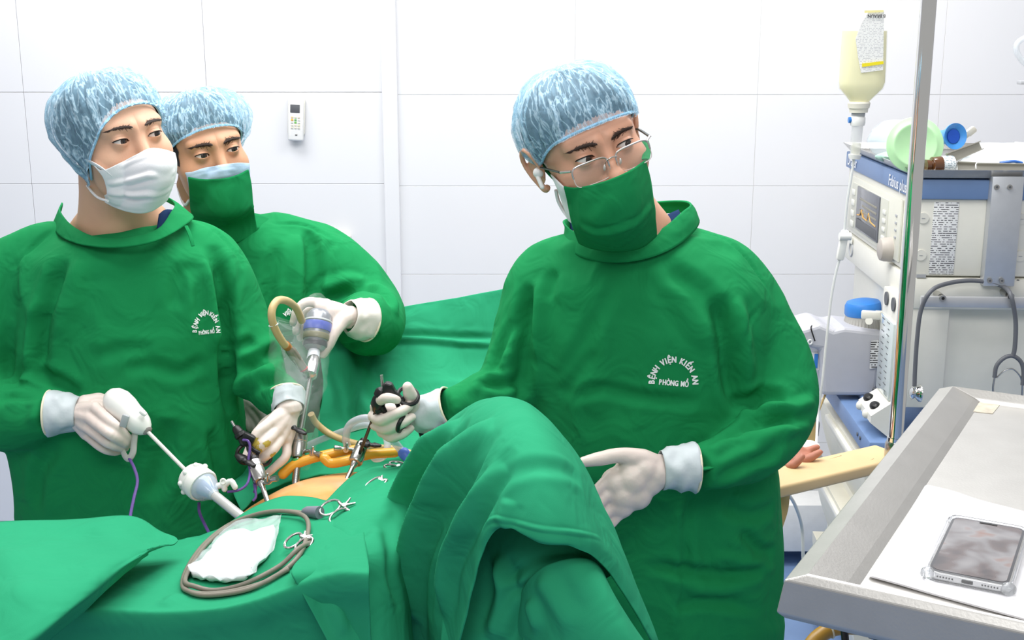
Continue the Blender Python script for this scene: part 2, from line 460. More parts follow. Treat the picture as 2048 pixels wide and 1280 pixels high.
GLASS = M('phone_glass', (30, 30, 34), rough=.03, var=.2, scale=30, coat=1.0, spec=.9)
g = G(); g.prism(rr_slab(pc_ + az * .0045, pw, pl, .008, .011, Rp), az, .008); o = g.obj('frame', PHBODY, ph); md = o.modifiers.new('bev', 'BEVEL'); md.width = .0015; md.segments = 2; md.limit_method = 'ANGLE'
g = G(); g.prism(rr_slab(pc_ + az * .0092, pw - .003, pl - .003, .0008, .010, Rp), az, .0008); g.obj('screen', GLASS, ph)
SCR = M('phone_display', (150, 146, 148), rough=.05, var=.3, scale=22, coat=1.0)
def ramp_mat(m, scale, stops, detail=3, dist=0.0):
    nt = m.node_tree; b = nt.nodes['Principled BSDF']; tc = nt.nodes['Texture Coordinate']
    n = nt.nodes.new('ShaderNodeTexNoise'); n.inputs['Scale'].default_value = scale; n.inputs['Detail'].default_value = detail; n.inputs['Distortion'].default_value = dist
    cr = nt.nodes.new('ShaderNodeValToRGB'); el = cr.color_ramp.elements
    while len(el) < len(stops): el.new(.5)
    for e_, (p_, c_) in zip(el, stops): e_.position = p_; e_.color = lin(c_)
    nt.links.new(tc.outputs['Object'], n.inputs['Vector']); nt.links.new(n.outputs['Fac'], cr.inputs[0]); nt.links.new(cr.outputs[0], b.inputs['Base Color'])
ramp_mat(SCR, 24, [(.30, (60, 56, 58)), (.40, (92, 80, 78)), (.5, (120, 117, 118)), (.60, (136, 133, 134)), (.70, (132, 98, 84))], 2, .3)
g = G(); g.prism(rr_slab(pc_ + az * .0096, pw - .008, pl - .008, .0004, .008, Rp), az, .0004); o = g.obj('display', SCR, ph)
g = G(); inner = rr_slab(pc_ + az * .0048, pw + .0012, pl + .0012, .0098, .0115, Rp); outer = rr_slab(pc_ + az * .0048, pw + .005, pl + .005, .0098, .0135, Rp); k = len(inner)
vs = inner + [p + az * .0108 for p in inner] + outer + [p + az * .0108 for p in outer]; fs = []
for i in range(k):
    j = (i + 1) % k
    fs += [(i, j, k + j, k + i), (2 * k + i, 2 * k + j, 3 * k + j, 3 * k + i), (i, j, 2 * k + j, 2 * k + i), (k + i, k + j, 3 * k + j, 3 * k + i)]
case = mk('clear_case', vs, fs, CLEAR, ph)
for sx in (-1, 1):
    for sy in (-1, 1):
        g = G(); g.ell(pc_ + az * .0052 + ax * sx * (pw / 2 - .001) + ay * sy * (pl / 2 - .001), (.0075, .0075, .0065), Rp); g.obj('corner_bumper', CLEAR, case)
g = G(); fr = pc_ - ay * (pl / 2 + .0002) + az * .0045; g.box(fr, (.011, .0012, .0035), Rp, .001); g.obj('charging_port', BLACK, ph)
for i in range(6):
    for sgn in (-1, 1):
        g = G(); g.box(fr + ax * sgn * (.014 + i * .0028), (.0014, .0012, .0014), Rp); g.obj('speaker_hole', BLACK, ph)
g = G(); g.box(pc_ + az * .0102 + ay * (pl / 2 - .007), (.018, .003, .0003), Rp); g.obj('notch', BLACK, ph)
# ================================================================ anaesthesia machine
def text_geo(s, size=1.0, bold=0.0, res=3):
    cu = bpy.data.curves.new('t', 'FONT'); cu.body = s; cu.size = size; cu.offset = bold; cu.resolution_u = res; cu.align_x = 'CENTER'; cu.align_y = 'CENTER'; cu.fill_mode = 'FRONT'
    o = bpy.data.objects.new('t', cu); COL.objects.link(o); dg = bpy.context.evaluated_depsgraph_get(); ev = o.evaluated_get(dg); me = ev.to_mesh()
    v = np.array([tuple(q.co) for q in me.vertices]).reshape(-1, 3); f = [tuple(p.vertices) for p in me.polygons]
    ev.to_mesh_clear(); bpy.data.objects.remove(o); bpy.data.curves.remove(cu); return v, f
def text_on(name, s, c, ax, ay, size, mat, parent, bold=0.0, off=.0008):
    v, f = text_geo(s, size, bold); ax, ay = nrm(ax), nrm(ay); n = np.cross(ax, ay)
    w = [V3(c) + ax * p[0] + ay * p[1] + n * off for p in v]
    return mk(name, w, f, mat, parent, False, False)
C0 = np.array((.945, 2.80, 0.0)); wd = nrm((.05, .8, 0)); sd = np.array((wd[1], -wd[0], 0.0)); fn = -sd   # fn: outward normal of the screen face
Rm = np.stack([sd, wd, np.array((0, 0, 1.0))], 1)
def mp(u, w, z): return C0 + sd * u + wd * w + np.array((0, 0, z))
def zat(py, w=0.0, px=1825): return P(px, py, 2.80)[2]
def onfront(px, py, u=0.0):
    d = ray(px, py); o = np.array((0, 0, CAM_Z)); p0 = mp(u, 0, 0); k = np.dot(p0 - o, sd) / np.dot(d, sd); return o + d * k
def onside(px, py, w=0.0):
    d = ray(px, py); o = np.array((0, 0, CAM_Z)); p0 = mp(0, w, 0); k = np.dot(p0 - o, wd) / np.dot(d, wd); return o + d * k
def mbox(u0, u1, w0, w1, z0, z1, mat, name, parent, bev=.004):
    g = G(); g.box(mp((u0 + u1) / 2, (w0 + w1) / 2, (z0 + z1) / 2), (abs(u1 - u0), abs(w1 - w0), abs(z1 - z0)), Rm, bev); return g.obj(name, mat, parent)
zt_, zb1, zb2, zm = zat(358), zat(398), zat(552), zat(618)
D_ = .74
am = thing('anaesthesia_machine', 'ivory and blue anaesthesia machine with small screen behind the chrome pole', 'medical machine', tuple(mp(.3, .4, 0)))
mbox(.0, .62, 0, D_, zb2, zb1 + .002, IVORY, 'monitor_housing', am, .006)
band = mbox(-.008, .42, -.008, D_ + .01, zb1, zt_, BLUEP, 'blue_band', am, .004)
mbox(-.004, .62, -.004, D_, zm, zb2 - .004, IVORY, 'control_shelf', am, .006)
mbox(.03, .62, .02, D_ - .02, zat(800), zm, IVORY, 'lower_housing', am, .004)
mbox(.54, .60, -.012, D_, zb1, zt_, BLUEP, 'blue_band', am, .004)
# aluminium column on the near side with bolts
p = onside(2005, 460, -.02); uu = np.dot(p - C0, sd)
col_ = mbox(uu - .036, uu + .036, -.03, .0, zat(566), zt_ + .01, M('aluminium', (200, 203, 208), rough=.35, metal=.55), 'support_column', am, .003)
for q in ((1993, 374), (2019, 374), (1979, 561), (2003, 561)):
    c = onside(q[0], q[1], -.031); g = G(); g.tube([c, c + wd * -.004], .006, 14, 1); b_ = g.obj('bolt', STEEL, col_)
    g = G(); g.tube([c + wd * -.004, c + wd * -.0045], .003, 6, 1); g.obj('socket', DGREY, col_)
# printed check-list on the near side
def lines_mat(name, base, ink, freq, th=.45, thick=.5, axis=2, along=0):
    m = M(name, base, rough=.75, var=.0); nt = m.node_tree; b = nt.nodes['Principled BSDF']; tc = nt.nodes['Texture Coordinate']
    sp = nt.nodes.new('ShaderNodeSeparateXYZ'); nt.links.new(tc.outputs['Object'], sp.inputs[0])
    m1 = nt.nodes.new('ShaderNodeMath'); m1.operation = 'MULTIPLY'; m1.inputs[1].default_value = freq; nt.links.new(sp.outputs[axis], m1.inputs[0])
    fr = nt.nodes.new('ShaderNodeMath'); fr.operation = 'FRACT'; nt.links.new(m1.outputs[0], fr.inputs[0])
    lt = nt.nodes.new('ShaderNodeMath'); lt.operation = 'LESS_THAN'; lt.inputs[1].default_value = thick; nt.links.new(fr.outputs[0], lt.inputs[0])
    fl = nt.nodes.new('ShaderNodeMath'); fl.operation = 'FLOOR'; nt.links.new(m1.outputs[0], fl.inputs[0])
    cb = nt.nodes.new('ShaderNodeCombineXYZ'); nt.links.new(fl.outputs[0], cb.inputs[2])
    ml = nt.nodes.new('ShaderNodeMath'); ml.operation = 'MULTIPLY'; ml.inputs[1].default_value = freq * .45; nt.links.new(sp.outputs[along], ml.inputs[0]); nt.links.new(ml.outputs[0], cb.inputs[0])
    wn = nt.nodes.new('ShaderNodeTexNoise'); wn.inputs['Scale'].default_value = 1.7; wn.inputs['Detail'].default_value = 3; nt.links.new(cb.outputs[0], wn.inputs['Vector'])
    gt = nt.nodes.new('ShaderNodeMath'); gt.operation = 'GREATER_THAN'; gt.inputs[1].default_value = th; nt.links.new(wn.outputs['Fac'], gt.inputs[0])
    an = nt.nodes.new('ShaderNodeMath'); an.operation = 'MULTIPLY'; nt.links.new(lt.outputs[0], an.inputs[0]); nt.links.new(gt.outputs[0], an.inputs[1])
    mx = nt.nodes.new('ShaderNodeMix'); mx.data_type = 'RGBA'; mx.inputs[6].default_value = lin(base); mx.inputs[7].default_value = lin(ink); nt.links.new(an.outputs[0], mx.inputs[0]); nt.links.new(mx.outputs[2], b.inputs['Base Color'])
    return m
LINES = lines_mat('checklist_print', (240, 240, 240), (80, 80, 84), 195, .47, .36)
cs = [onside(1852, 548, -.001), onside(1906, 548, -.001), onside(1922, 404, -.001), onside(1863, 404, -.001)]
u0, u1 = np.dot(cs[0] - C0, sd), np.dot(cs[2] - C0, sd)
sheet = mbox(u0 + .006, u1 - .004, -.0015, 0, cs[0][2], cs[2][2], LINES, 'checklist_sheet', am, .0002)
for q in ((1846, 436), (1841, 510), (2043, 438), (2040, 512)):
    c = onside(q[0], q[1], 0); g = G(); g.tube([c, c - wd * .003], .013, 20, 1); k_ = g.obj('screw_cap', IVORY, am)
    g = G(); g.box(c - wd * .0035, (.008, .001, .0012), Rm); g.obj('slot', GREYP, k_)
g = G(); g.box(onside(1842, 552, -.002), (.022, .004, .008), Rm); g.obj('hinge', GREYP, am)
# screen face (towards the patient)
def fbox(px0, py0, px1, py1, d, mat, name, parent, bev=.002):
    """rectangle on the screen face between two photo corners (near-right, far-left order free)"""
    a, b = onfront(px0, py0), onfront(px1, py1); w0, w1 = sorted((np.dot(a - C0, wd), np.dot(b - C0, wd))); z0, z1 = sorted((a[2], b[2]))
    g = G(); g.box(mp(-d / 2, (w0 + w1) / 2, (z0 + z1) / 2), (d, w1 - w0, z1 - z0), Rm, bev); return g.obj(name, mat, parent)
zf0, zf1 = zat(548), zat(408)
panel = mbox(-.006, 0, .10, D_ - .06, zf0 + .01, zf1 - .004, M('panel_face', (222, 221, 208), var=.02), 'control_panel', am, .002)
mbox(-.008, -.004, .22, D_ - .1, zf0 + .02, zf1 - .02, M('panel_inset', (206, 206, 194), var=.02), 'panel_inset', panel, .002)
SCRN = M('monitor_screen', (108, 110, 118), rough=.12, var=.1, scale=40)
w_s = .30; ww0, ww1 = .30, .56
scr = mbox(-.012, -.006, ww0, ww1, zf0 + .025, zf1 - .022, SCRN, 'screen', panel, .002)
WAVEM = M('screen_trace', (236, 178, 90), var=.02)
zz0 = zf0 + .066
tr = [(ww1 - .02, 0), (ww1 - .05, .004), (ww1 - .07, .028), (ww1 - .09, .003), (ww1 - .14, .0), (ww1 - .155, .032), (ww1 - .18, .004), (ww0 + .02, -.002)]
g = G(); g.tube([mp(-.0125, a, zz0 + h * .7) for a, h in tr], .0015, 6, 1); g.obj('pressure_trace', WAVEM, scr)
mbox(-.0126, -.012, ww0 + .01, ww1 - .01, zf0 + .03, zf0 + .056, DGREY, 'status_bar', scr, .0005)
for i in range(4):
    mbox(-.0126, -.012, ww0 + .02, ww1 - .04 - .03 * (i % 2), zf1 - .05 - i * .016, zf1 - .056 - i * .016, M('screen_text', (150, 146, 132)), 'readout', scr, .0003)
for i in range(5):
    mbox(-.011, -.007, .60, .635, zf1 - .055 - i * .03 - (.02 if i == 4 else 0), zf1 - .038 - i * .03 - (.02 if i == 4 else 0), M('key_face', (232, 232, 224)), 'key', panel, .002)
for i in range(5):
    mbox(-.011, -.007, .235, .265, zf1 - .06 - i * .022, zf1 - .048 - i * .022, M('key_face', (232, 232, 224)), 'key', panel, .002)
for i in range(4):
    mbox(-.008, -.005, .13, .145, zf1 - .05 - i * .018, zf1 - .044 - i * .018, GREYP, 'indicator', panel, .0005)
kc = mp(-.006, .17, zf0 + .030); g = G(); g.lathe([(0, .031), (.6, .030), (.9, .027), (1, .021)], kc, kc + fn * .030, 28); lab(g.obj('rotary_knob', M('knob_taupe', (186, 178, 170), rough=.5), panel), 'round taupe knob')
LTW = M('white_lettering', (240, 242, 246), rough=.6)
tz = (zb1 + zt_) / 2
text_on('lettering', 'Fabius plus', mp(-.009, .14, tz - .004), -wd, (0, 0, 1), .040, LTW, band, .0004)
text_on('lettering', 'Dräger', mp(-.009, .66, tz), -wd, (0, 0, 1), .042, LTW, band, .0006)
c = mp(-.005, .62, zat(585)); g = G(); g.torus(c, fn, .02, .003); g.obj('power_switch', GREYP, am)
g = G(); g.tube([mp(.05, .52, zm), mp(.05, .52, zat(760))], .008, 10, 1); g.obj('support_rod', BLACK, am)
# flowmeter column
fl = mbox(-.02, .10, .0, .16, zat(815), zat(598), IVORY, 'flowmeter_block', am, .004)
mbox(-.026, -.018, .015, .145, zat(806), zat(652), M('flowmeter_glass', (206, 216, 214), rough=.08, var=.05, coat=.6), 'glass_cover', fl, .002)
for i in range(12):
    for j, w_ in enumerate((.05, .10)):
        mbox(-.0268, -.026, w_, w_ + .014 + .01 * (i % 2), zat(795) + i * .0155, zat(795) + .002 + i * .0155, DGREY, 'scale_mark', fl, .0002)
for w_ in (.045, .115):
    c = mp(-.02, w_, zat(617)); g = G(); g.tube([c, c + fn * .004], .017, 20, 1); g.obj('gauge', DGREY, fl)
brk = G(); zb_ = zat(838); brk.prism([mp(-.02, 0, zb_ - .05), mp(-.068, 0, zb_ - .012), mp(-.068, 0, zb_ + .006), mp(-.02, 0, zb_ + .04)], wd, .14); bo = brk.obj('valve_bracket', IVORY, am, smooth=False)
for w_ in (.045, .115):
    c = mp(-.048, w_, zb_ + .018); g = G(); g.ell(c, (.014, .02, .012), Rm); g.obj('valve_knob', BLACK, bo)
    c2 = mp(-.070, w_, zb_ - .002); g = G(); g.ell(c2, (.009, .010, .012), Rm); g.obj('clip', IVORY, bo)
# work surface
zw = .815
ws = mbox(-.075, .40, -.03, .52, zw - .05, zw, BLUEP, 'work_surface', am, .006)
mbox(-.02, .0, -.03, .52, zw, zw + .014, BLUEP, 'raised_step', ws, .004)
for (a, b_) in ((.06, .012), (.09, .012)):
    c = mp(-.076, a, zw - .02); g = G(); g.tube([c, c + fn * .002], .005, 10, 1); g.obj('screw', DGREY, ws)
g = G(); g.tube([mp(-.07, -.035, zw - .045), mp(-.01, -.036, zw - .03), mp(.03, -.036, zw + .01), mp(.10, -.036, zw + .03)], .004, 8); g.obj('edge_hose', DGREY, ws)
# drawers
mbox(-.03, .6, .0, .60, .12, zw - .05, IVORY, 'drawer_cabinet', am, .006)
DRW = M('drawer_cream', (226, 222, 206), rough=.45, var=.02)
for i in range(3):
    z1 = zw - .07 - i * .21
    g = G(); prof = []
    for k in range(7):
        t = k / 6; prof.append((-.03 - .045 * math.sin(math.pi * .5 * (1 - t)), z1 - .19 * t))
    poly = [mp(-.028, 0, z1)] + [mp(u_, 0, z_) for u_, z_ in prof] + [mp(-.028, 0, z1 - .19)]
    g.prism(poly, wd, .58); d_ = g.obj('drawer', DRW, am, smooth=False)
    mbox(-.085, -.070, .12, .46, z1 - .03, z1 - .012, IVORY, 'handle', d_, .004)
mbox(-.06, .62, -.02, .62, .04, .10, BLUEP, 'chassis', am, .01)
for (u, w) in ((.0, .04), (.0, .56), (.55, .04), (.55, .56)):
    c = mp(u, w, .032); g = G(); g.tube([c - wd * .015, c + wd * .015], .032, 20, 1); g.obj('caster', DGREY, am)
# near side rail
zr0, zr1 = zat(604), zat(583)
rail = mbox(.015, .40, -.055, -.045, zr0, zr1, M('rail_aluminium', (198, 199, 202), rough=.35, metal=.5), 'equipment_rail', am, .002)
for q in ((1885, 596), (2021, 592)):
    c = onside(q[0], q[1], -.056); g = G(); g.tube([c, c - wd * .005], .0075, 16, 1); b_ = g.obj('bolt', STEEL, rail)
    g = G(); g.tube([c - wd * .005, c - wd * .0056], .004, 6, 1); g.obj('hex_socket', BLACK, rail)
    g = G(); g.tube([c + wd * .012, c + wd * .056], .008, 12, 1); g.obj('standoff', STEEL, rail)
for q in ((1846, 569), (2035, 562), (2035, 577), (1834, 573)):
    c = onside(q[0], q[1], 0); g = G(); g.tube([c, c - wd * .003], .004, 10, 1); g.obj('screw', DGREY, am)

# breathing system (grey absorber body with blue dial)
bs = thing('breathing_system', 'grey breathing absorber with a round blue cap on the blue work surface', 'medical device', tuple(mp(-.02, .35, zw)))
BSG = M('absorber_grey', (190, 190, 197), rough=.42, var=.02)
a0 = P(1642, 795, 3.12); Yb = 3.12
def bp(px, py, dy=0): return P(px, py, Yb + dy)
pl_ = [bp(1644, 792), bp(1752, 793), bp(1770, 664), bp(1690, 655), bp(1668, 660), bp(1640, 648), bp(1600, 660), bp(1602, 682), bp(1622, 697), bp(1640, 700)]
g = G(); g.prism(pl_, (0, 1, 0), .16); o = g.obj('body', BSG, bs, smooth=False); md = o.modifiers.new('b', 'BEVEL'); md.width = .012; md.segments = 3; md.limit_method = 'ANGLE'
lbl = lines_mat('rating_plate_print', (228, 228, 228), (70, 70, 70), 160, .45, .5)
g = G(); q = [bp(1739, 738, -.002), bp(1756, 735, -.002), bp(1761, 680, -.002), bp(1742, 682, -.002)]; g.prism(q, (0, -1, 0), .001); g.obj('rating_plate', lbl, bs, smooth=False)
cb, ct = bp(1729, 662, .08), bp(1727, 600, .08)
g = G(); g.lathe([(0, .060), (.05, .060), (.1, .058), (.5, .050), (.55, .049)], cb, ct, 40); d_ = g.obj('dial', M('dial_grey', (176, 174, 168), rough=.5), bs)
for k in range(40):
    a_ = 2 * math.pi * k / 40; e_ = np.array((math.cos(a_), math.sin(a_), 0))
    g = G(); p0 = cb + e_ * .0585 + np.array((0, 0, .014)); p1 = cb + e_ * .052 + np.array((0, 0, .040)); g.tube([p0, p1], .0014, 5, 1); g.obj('ridge', M('dial_grey', (176, 174, 168)), d_)
g = G(); L_ = np.linalg.norm(ct - cb); g.lathe([(.55, .050), (.6, .052), (.85, .050), (.95, .045), (1, .030)], cb, ct, 40); lab(g.obj('cap', M('cap_blue', (52, 128, 208), rough=.4), bs), 'bright blue cap')
g = G(); g.lathe([(0, .016), (.2, .018), (.9, .016), (1, .012)], bp(1628, 656, .07), bp(1626, 640, .07), 20); g.obj('relief_knob', GREYP, bs)
g = G(); g.tube([bp(1628, 648, .03), bp(1622, 655, 0), bp(1626, 670, -.005), bp(1630, 682, -.006)], .0018, 6); g.obj('wire', BLACK, bs)
g = G(); g.torus(bp(1620, 684, -.004), (.3, -1, .1), .006, .0022, 16, 6); g.obj('port_ring', WHITEP, bs)
g = G(); g.tube([bp(1608, 650, .14), bp(1608, 640, .14)], .02, 18, 1); g.obj('rear_port', M('port_beige', (206, 202, 186)), bs)
g = G(); g.box(bp(1742, 630, -.002), (.05, .02, .022), rot(-14), .004); g.tube([bp(1738, 642, -.012), bp(1738, 642, .0)], .010, 14, 1); g.box(bp(1762, 628, .0), (.03, .02, .016), rot(-10), .003); g.obj('latch', IVORY, bs)
g = G(); g.tube([bp(1745, 778, -.012), bp(1752, 782, -.016), bp(1752, 800, -.02), bp(1745, 815, -.012)], .006, 10); g.obj('sensor_cable', DGREY, bs)
g = G(); g.box(bp(1632, 722, .03), (.028, .02, .05), None, .003); w_ = g.obj('valve_window', WHITEP, bs)
g = G(); g.box(bp(1632, 722, .018), (.010, .003, .04), None, .001); g.obj('blue_stripe', M('cap_blue', (52, 128, 208)), w_)
# corrugated patient hose and dish seen past the surgeon's elbow
g = G(); c_ = [P(1606, 890, 3.30), P(1616, 898, 3.32), P(1632, 915, 3.36), P(1650, 945, 3.40)]
cc_ = catmull(c_, 14); rr_ = [.016 + .0025 * (k % 2) for k in range(len(cc_))]; g.tube(list(cc_), rr_, 12, 1); tag(g.obj('corrugated_hose', M('hose_clear_grey', (196, 200, 200), rough=.3)), 'short corrugated grey breathing hose beside the surgeon elbow', 'hose')

# stethoscope hung over the rail
st = thing('stethoscope', 'grey stethoscope hanging over the rail of the anaesthesia machine', 'stethoscope', tuple(onside(1930, 700, -.07)))
TUBEG = M('stethoscope_tube', (104, 106, 112), rough=.45)
def ss(px, py, w=-.066): return onside(px, py, w)
g = G(); g.tube([ss(1829, 772), ss(1830, 740), ss(1834, 680), ss(1842, 620), ss(1862, 582, -.07), ss(1895, 567, -.03), ss(1940, 561, -.025), ss(1985, 566, -.025), ss(2010, 576, -.03), ss(2022, 592, -.07), ss(2031, 640), ss(2030, 690), ss(2026, 713)], .0052, 10); g.obj('tubing', TUBEG, st)
g = G(); g.tube([ss(1989, 755), ss(1993, 732), ss(2008, 716), ss(2026, 712), ss(2042, 724), ss(2047, 745), ss(2045, 770)], .005, 10); g.obj('yoke', TUBEG, st)
g = G(); g.tube([ss(1993, 756), ss(2008, 742), ss(2025, 738), ss(2040, 752), ss(2044, 768)], .0018, 8); g.obj('spring', STEEL, st)
for (a, b_, c2) in (((1989, 755), (1986, 778), (1990, 800)), ((2045, 770), (2044, 790), (2040, 808))):
    g = G(); g.tube([ss(*a), ss(*b_), ss(*c2)], .0026, 8); g.ell(ss(*c2), .006); g.obj('ear_tube', STEEL, st)
c = ss(1829, 786); g = G(); g.tube([c + np.array((0, 0, .014)), c + np.array((0, 0, -.006))], .005, 10, 1); g.lathe([(0, .008), (.2, .016), (.5, .011), (.8, .020), (1, .021)], c - sd * .012, c + sd * .014, 24); g.obj('chest_piece', CHROME, st)

# ---------------- steel tray on top and its contents
zt2 = zt_ + .004
tt = thing('top_tray', 'shallow steel tray on top of the anaesthesia machine', 'tray', tuple(mp(.25, .35, zt2)))
def minset(d, z): return [mp(-.02 + d, -.03 + d, z), mp(.60 - d, -.03 + d, z), mp(.60 - d, D_ + .01 - d, z), mp(-.02 + d, D_ + .01 - d, z)]
loops = [minset(.018, zt2), minset(.014, zt2 + .004), minset(0, zt2 + .020), minset(.003, zt2 + .021), minset(.018, zt2 + .005)]
vs = [p for l in loops for p in l]; fs = [(i * 4 + k, i * 4 + (k + 1) % 4, (i + 1) * 4 + (k + 1) % 4, (i + 1) * 4 + k) for i in range(4) for k in range(4)] + [(16, 17, 18, 19), (3, 2, 1, 0)]
mk('pan', vs, fs, STEEL, tt, False)
zi = zt2 + .006
def tob(px, w, z=None):
    """point standing on the tray: column px, depth row w"""
    d = ray(px, 330); p0 = mp(0, w, 0); k = np.dot(p0, wd) / np.dot(d, wd); q = d * k; return np.array((q[0], q[1], zi if z is None else z))
# green lid leaning upright
GRN = M('mint_plastic', (190, 234, 184), rough=.35, var=.04, sss=.2, sub=(.01, .02, .01))
gc = onside(1830, 290, .05) + np.array((0, 0, 0)); R_ = .066; gc[2] = zi + R_ * .98
ax_ = nrm((-.12, -1, .16))
g = G(); g.lathe([(0, R_ * .93), (.2, R_), (.35, R_ * .99), (.5, R_ * .90), (.75, R_ * .78), (.80, R_ * .77), (.85, R_ * .72), (.7, R_ * .66), (.68, R_ * .52), (.6, R_ * .48), (.58, .001)], gc + ax_ * -.004, gc + ax_ * .008, 56)
tag(g.obj('plastic_dish', GRN), 'translucent mint green round dish standing upright on the machine tray', 'dish')
# clear bag with tubing behind the drip chamber
g = G(); bc_ = onside(1750, 300, .45); bc_[2] = zi + .05
g.ell(bc_ + sd * .05, (.07, .05, .052), Rm, 24, 14); v, f = np.array(g.v), g.f
v = v + .008 * np.stack([vnoise(v * 40, 1), vnoise(v * 40, 2), vnoise(v * 40, 3)], 1); v[:, 2] = np.maximum(v[:, 2], zi + .001)
BAG = M('bag_film', (226, 240, 246), rough=.15, alpha=.45, var=.02)
tag(mk('plastic_bag', v, f, BAG), 'crumpled clear plastic bag behind the infusion line on the machine tray', 'bag')
g = G(); pb = tob(1790, .30); g.ell(pb + np.array((0, 0, .014)), (.05, .04, .014), Rm, 20, 10); v = np.array(g.v); v += .006 * np.stack([vnoise(v * 60, 4), vnoise(v * 60, 5), vnoise(v * 60, 6)], 1); v[:, 2] = np.maximum(v[:, 2], zi + .0005)
tag(mk('green_wrap', v, g.f, M('mint_wrap', (190, 232, 214), rough=.3, alpha=.8, var=.2, scale=40)), 'crumpled pale green plastic wrap at the foot of the round dish', 'wrapper')
# blue funnel
bf = onside(1903, 273, .10); ax_ = nrm((.28, -1, .12)); 
g = G(); g.lathe([(0, .016), (.3, .017), (.62, .020), (.8, .026), (.95, .031), (1, .031), (.97, .027), (.86, .0185), (.84, .0185), (.835, .001)], bf - ax_ * .05, bf + ax_ * .016, 36)
fo = thing('blue_adapter', 'bright blue flanged breathing adapter among the items on the machine tray', 'adapter', tuple(bf - np.array((0, 0, .03)))); g.obj('flange', M('adapter_blue', (70, 150, 226), rough=.35), fo)
g = G(); g.tube([bf + ax_ * .006, bf + ax_ * .0085], .0165, 28, 1); g.obj('bore', M('bore_blue', (34, 92, 206), rough=.4), fo)
# brown bottle lying down
b0, b1 = onside(1862, 333, -.005), onside(1906, 329, .005); b0[2] = b1[2] = zi + .022
bo_ = thing('brown_bottle', 'small brown glass bottle with a white label lying on its side', 'bottle', tuple((b0 + b1) / 2 - np.array((0, 0, .022))))
AMB = M('amber_glass', (96, 60, 34), rough=.08, var=.1, coat=1)
g = G(); g.lathe([(0, .016), (.03, .020), (.35, .0215), (.96, .0215), (1, .019)], b0, b1, 28); g.obj('glass_body', AMB, bo_)
g = G(); dd = b1 - b0; g.lathe([(0, .0219), (1, .0219)], b0 + dd * .42, b0 + dd * .95, 28, False); g.obj('label_band', lines_mat('bottle_label_print', (232, 238, 240), (120, 140, 150), 260, .5, .4), bo_)
g = G(); nb = nrm(dd); g.lathe([(0, .011), (.3, .012), (.3, .014), (1, .014)], b0, b0 - nb * .014, 20); g.obj('neck', AMB, bo_)
# laryngoscope blades
MET = M('blade_metal', (186, 184, 174), rough=.3, metal=.6)
def blade(name, label, a, b, w=.016, h=.006, up=(0, 0, 1)):
    a, b = V3(a), V3(b); t = nrm(b - a); u = nrm(np.array(up) - t * np.dot(up, t)); s_ = np.cross(t, u)
    g = G(); prof = [(-1, .0), (-1, 1), (-.8, 1), (-.75, .25), (.75, .25), (.8, 1), (1, 1), (1, 0)]
    vs = [a + t * 0 + s_ * x * w + u * y * h for x, y in prof] + [b + s_ * x * w * .8 + u * y * h for x, y in prof]; k = len(prof)
    fs = [tuple(range(k)), tuple(range(2 * k - 1, k - 1, -1))] + [(i, (i + 1) % k, k + (i + 1) % k, k + i) for i in range(k)]
    tag(mk(name, vs, fs, MET, None, False), label, 'blade')
blade('laryngoscope_blade', 'grey metal blade propped up diagonally behind the brown bottle', onside(1895, 318, .03), onside(1960, 292, .05), .013, .012, (0, -1, .3))
blade('laryngoscope_blade', 'grey channel blade lying flat just right of the brown bottle', onside(1915, 336, .0), onside(1950, 336, .0), .012, .012, (.3, -1, .6))
blade('laryngoscope_blade', 'long grey steel blade lying flat at the right end of the tray', onside(1953, 338, -.005), onside(2070, 338, -.005), .012, .010, (0, -1, .5))
cl = thing('tubing_clip', 'beige clip sticking up behind the blue adapter', 'clip', tuple(onside(1925, 290, .12)))
g = G(); a, b_ = onside(1918, 282, .12), onside(1950, 256, .12); t_ = nrm(b_ - a); Rb = np.stack([t_, wd, np.cross(t_, wd)], 1); g.box((a + b_) / 2, (np.linalg.norm(b_ - a), .014, .012), Rb, .002); o = g.obj('jaw', M('clip_beige', (206, 202, 190)), cl)
g = G(); g.box(b_ - t_ * .012, (.022, .016, .016), Rb, .003); g.obj('tip', M('clip_beige', (206, 202, 190)), cl); g = G(); g.tube([a + np.array((0, 0, .01)), b_ + np.array((0, 0, .008)) - t_ * .01], .0012, 6, 1); g.obj('spring_wire', STEEL, cl)
# white paper pouches
for (qs, lb, sd_) in (([(1905, 340, .08), (1955, 288, .16), (2060, 285, .16), (2070, 335, .06)], 'large white paper pouch leaning across the machine tray', 5), ([(1985, 330, .05), (2030, 285, .25), (2100, 290, .25), (2090, 335, .05)], 'white folded paper pouch at the right end of the tray', 6)):
    c4 = [onside(a, b, c) for a, b, c in qs]; ctrl = [[(c4[0] * (1 - i / 4) + c4[3] * i / 4) * (1 - j / 4) + (c4[1] * (1 - i / 4) + c4[2] * i / 4) * j / 4 for i in range(5)] for j in range(5)]
    v, f, _ = patch(ctrl, 5, 5); n_ = vnormals(v, f); v = v + n_ * (.006 * vnoise(v * 25, sd_))[:, None]; v[:, 2] = np.maximum(v[:, 2], zi + .001); o = mk('paper_pouch', v, f, M('pouch_paper', (238, 242, 240), rough=.7, var=.03)); solid(o, .003); tag(o, lb, 'pouch')
g = G(); a = onside(2000, 326, -.0); g.tube([a, a + sd * .03 + np.array((0, 0, .004)), a + sd * .05], .006, 10, 4, flat=.6); tag(g.obj('blue_plug', M('cap_dark_blue', (44, 98, 176), rough=.4)), 'small blue plastic plug under the white paper pouch', 'plug')
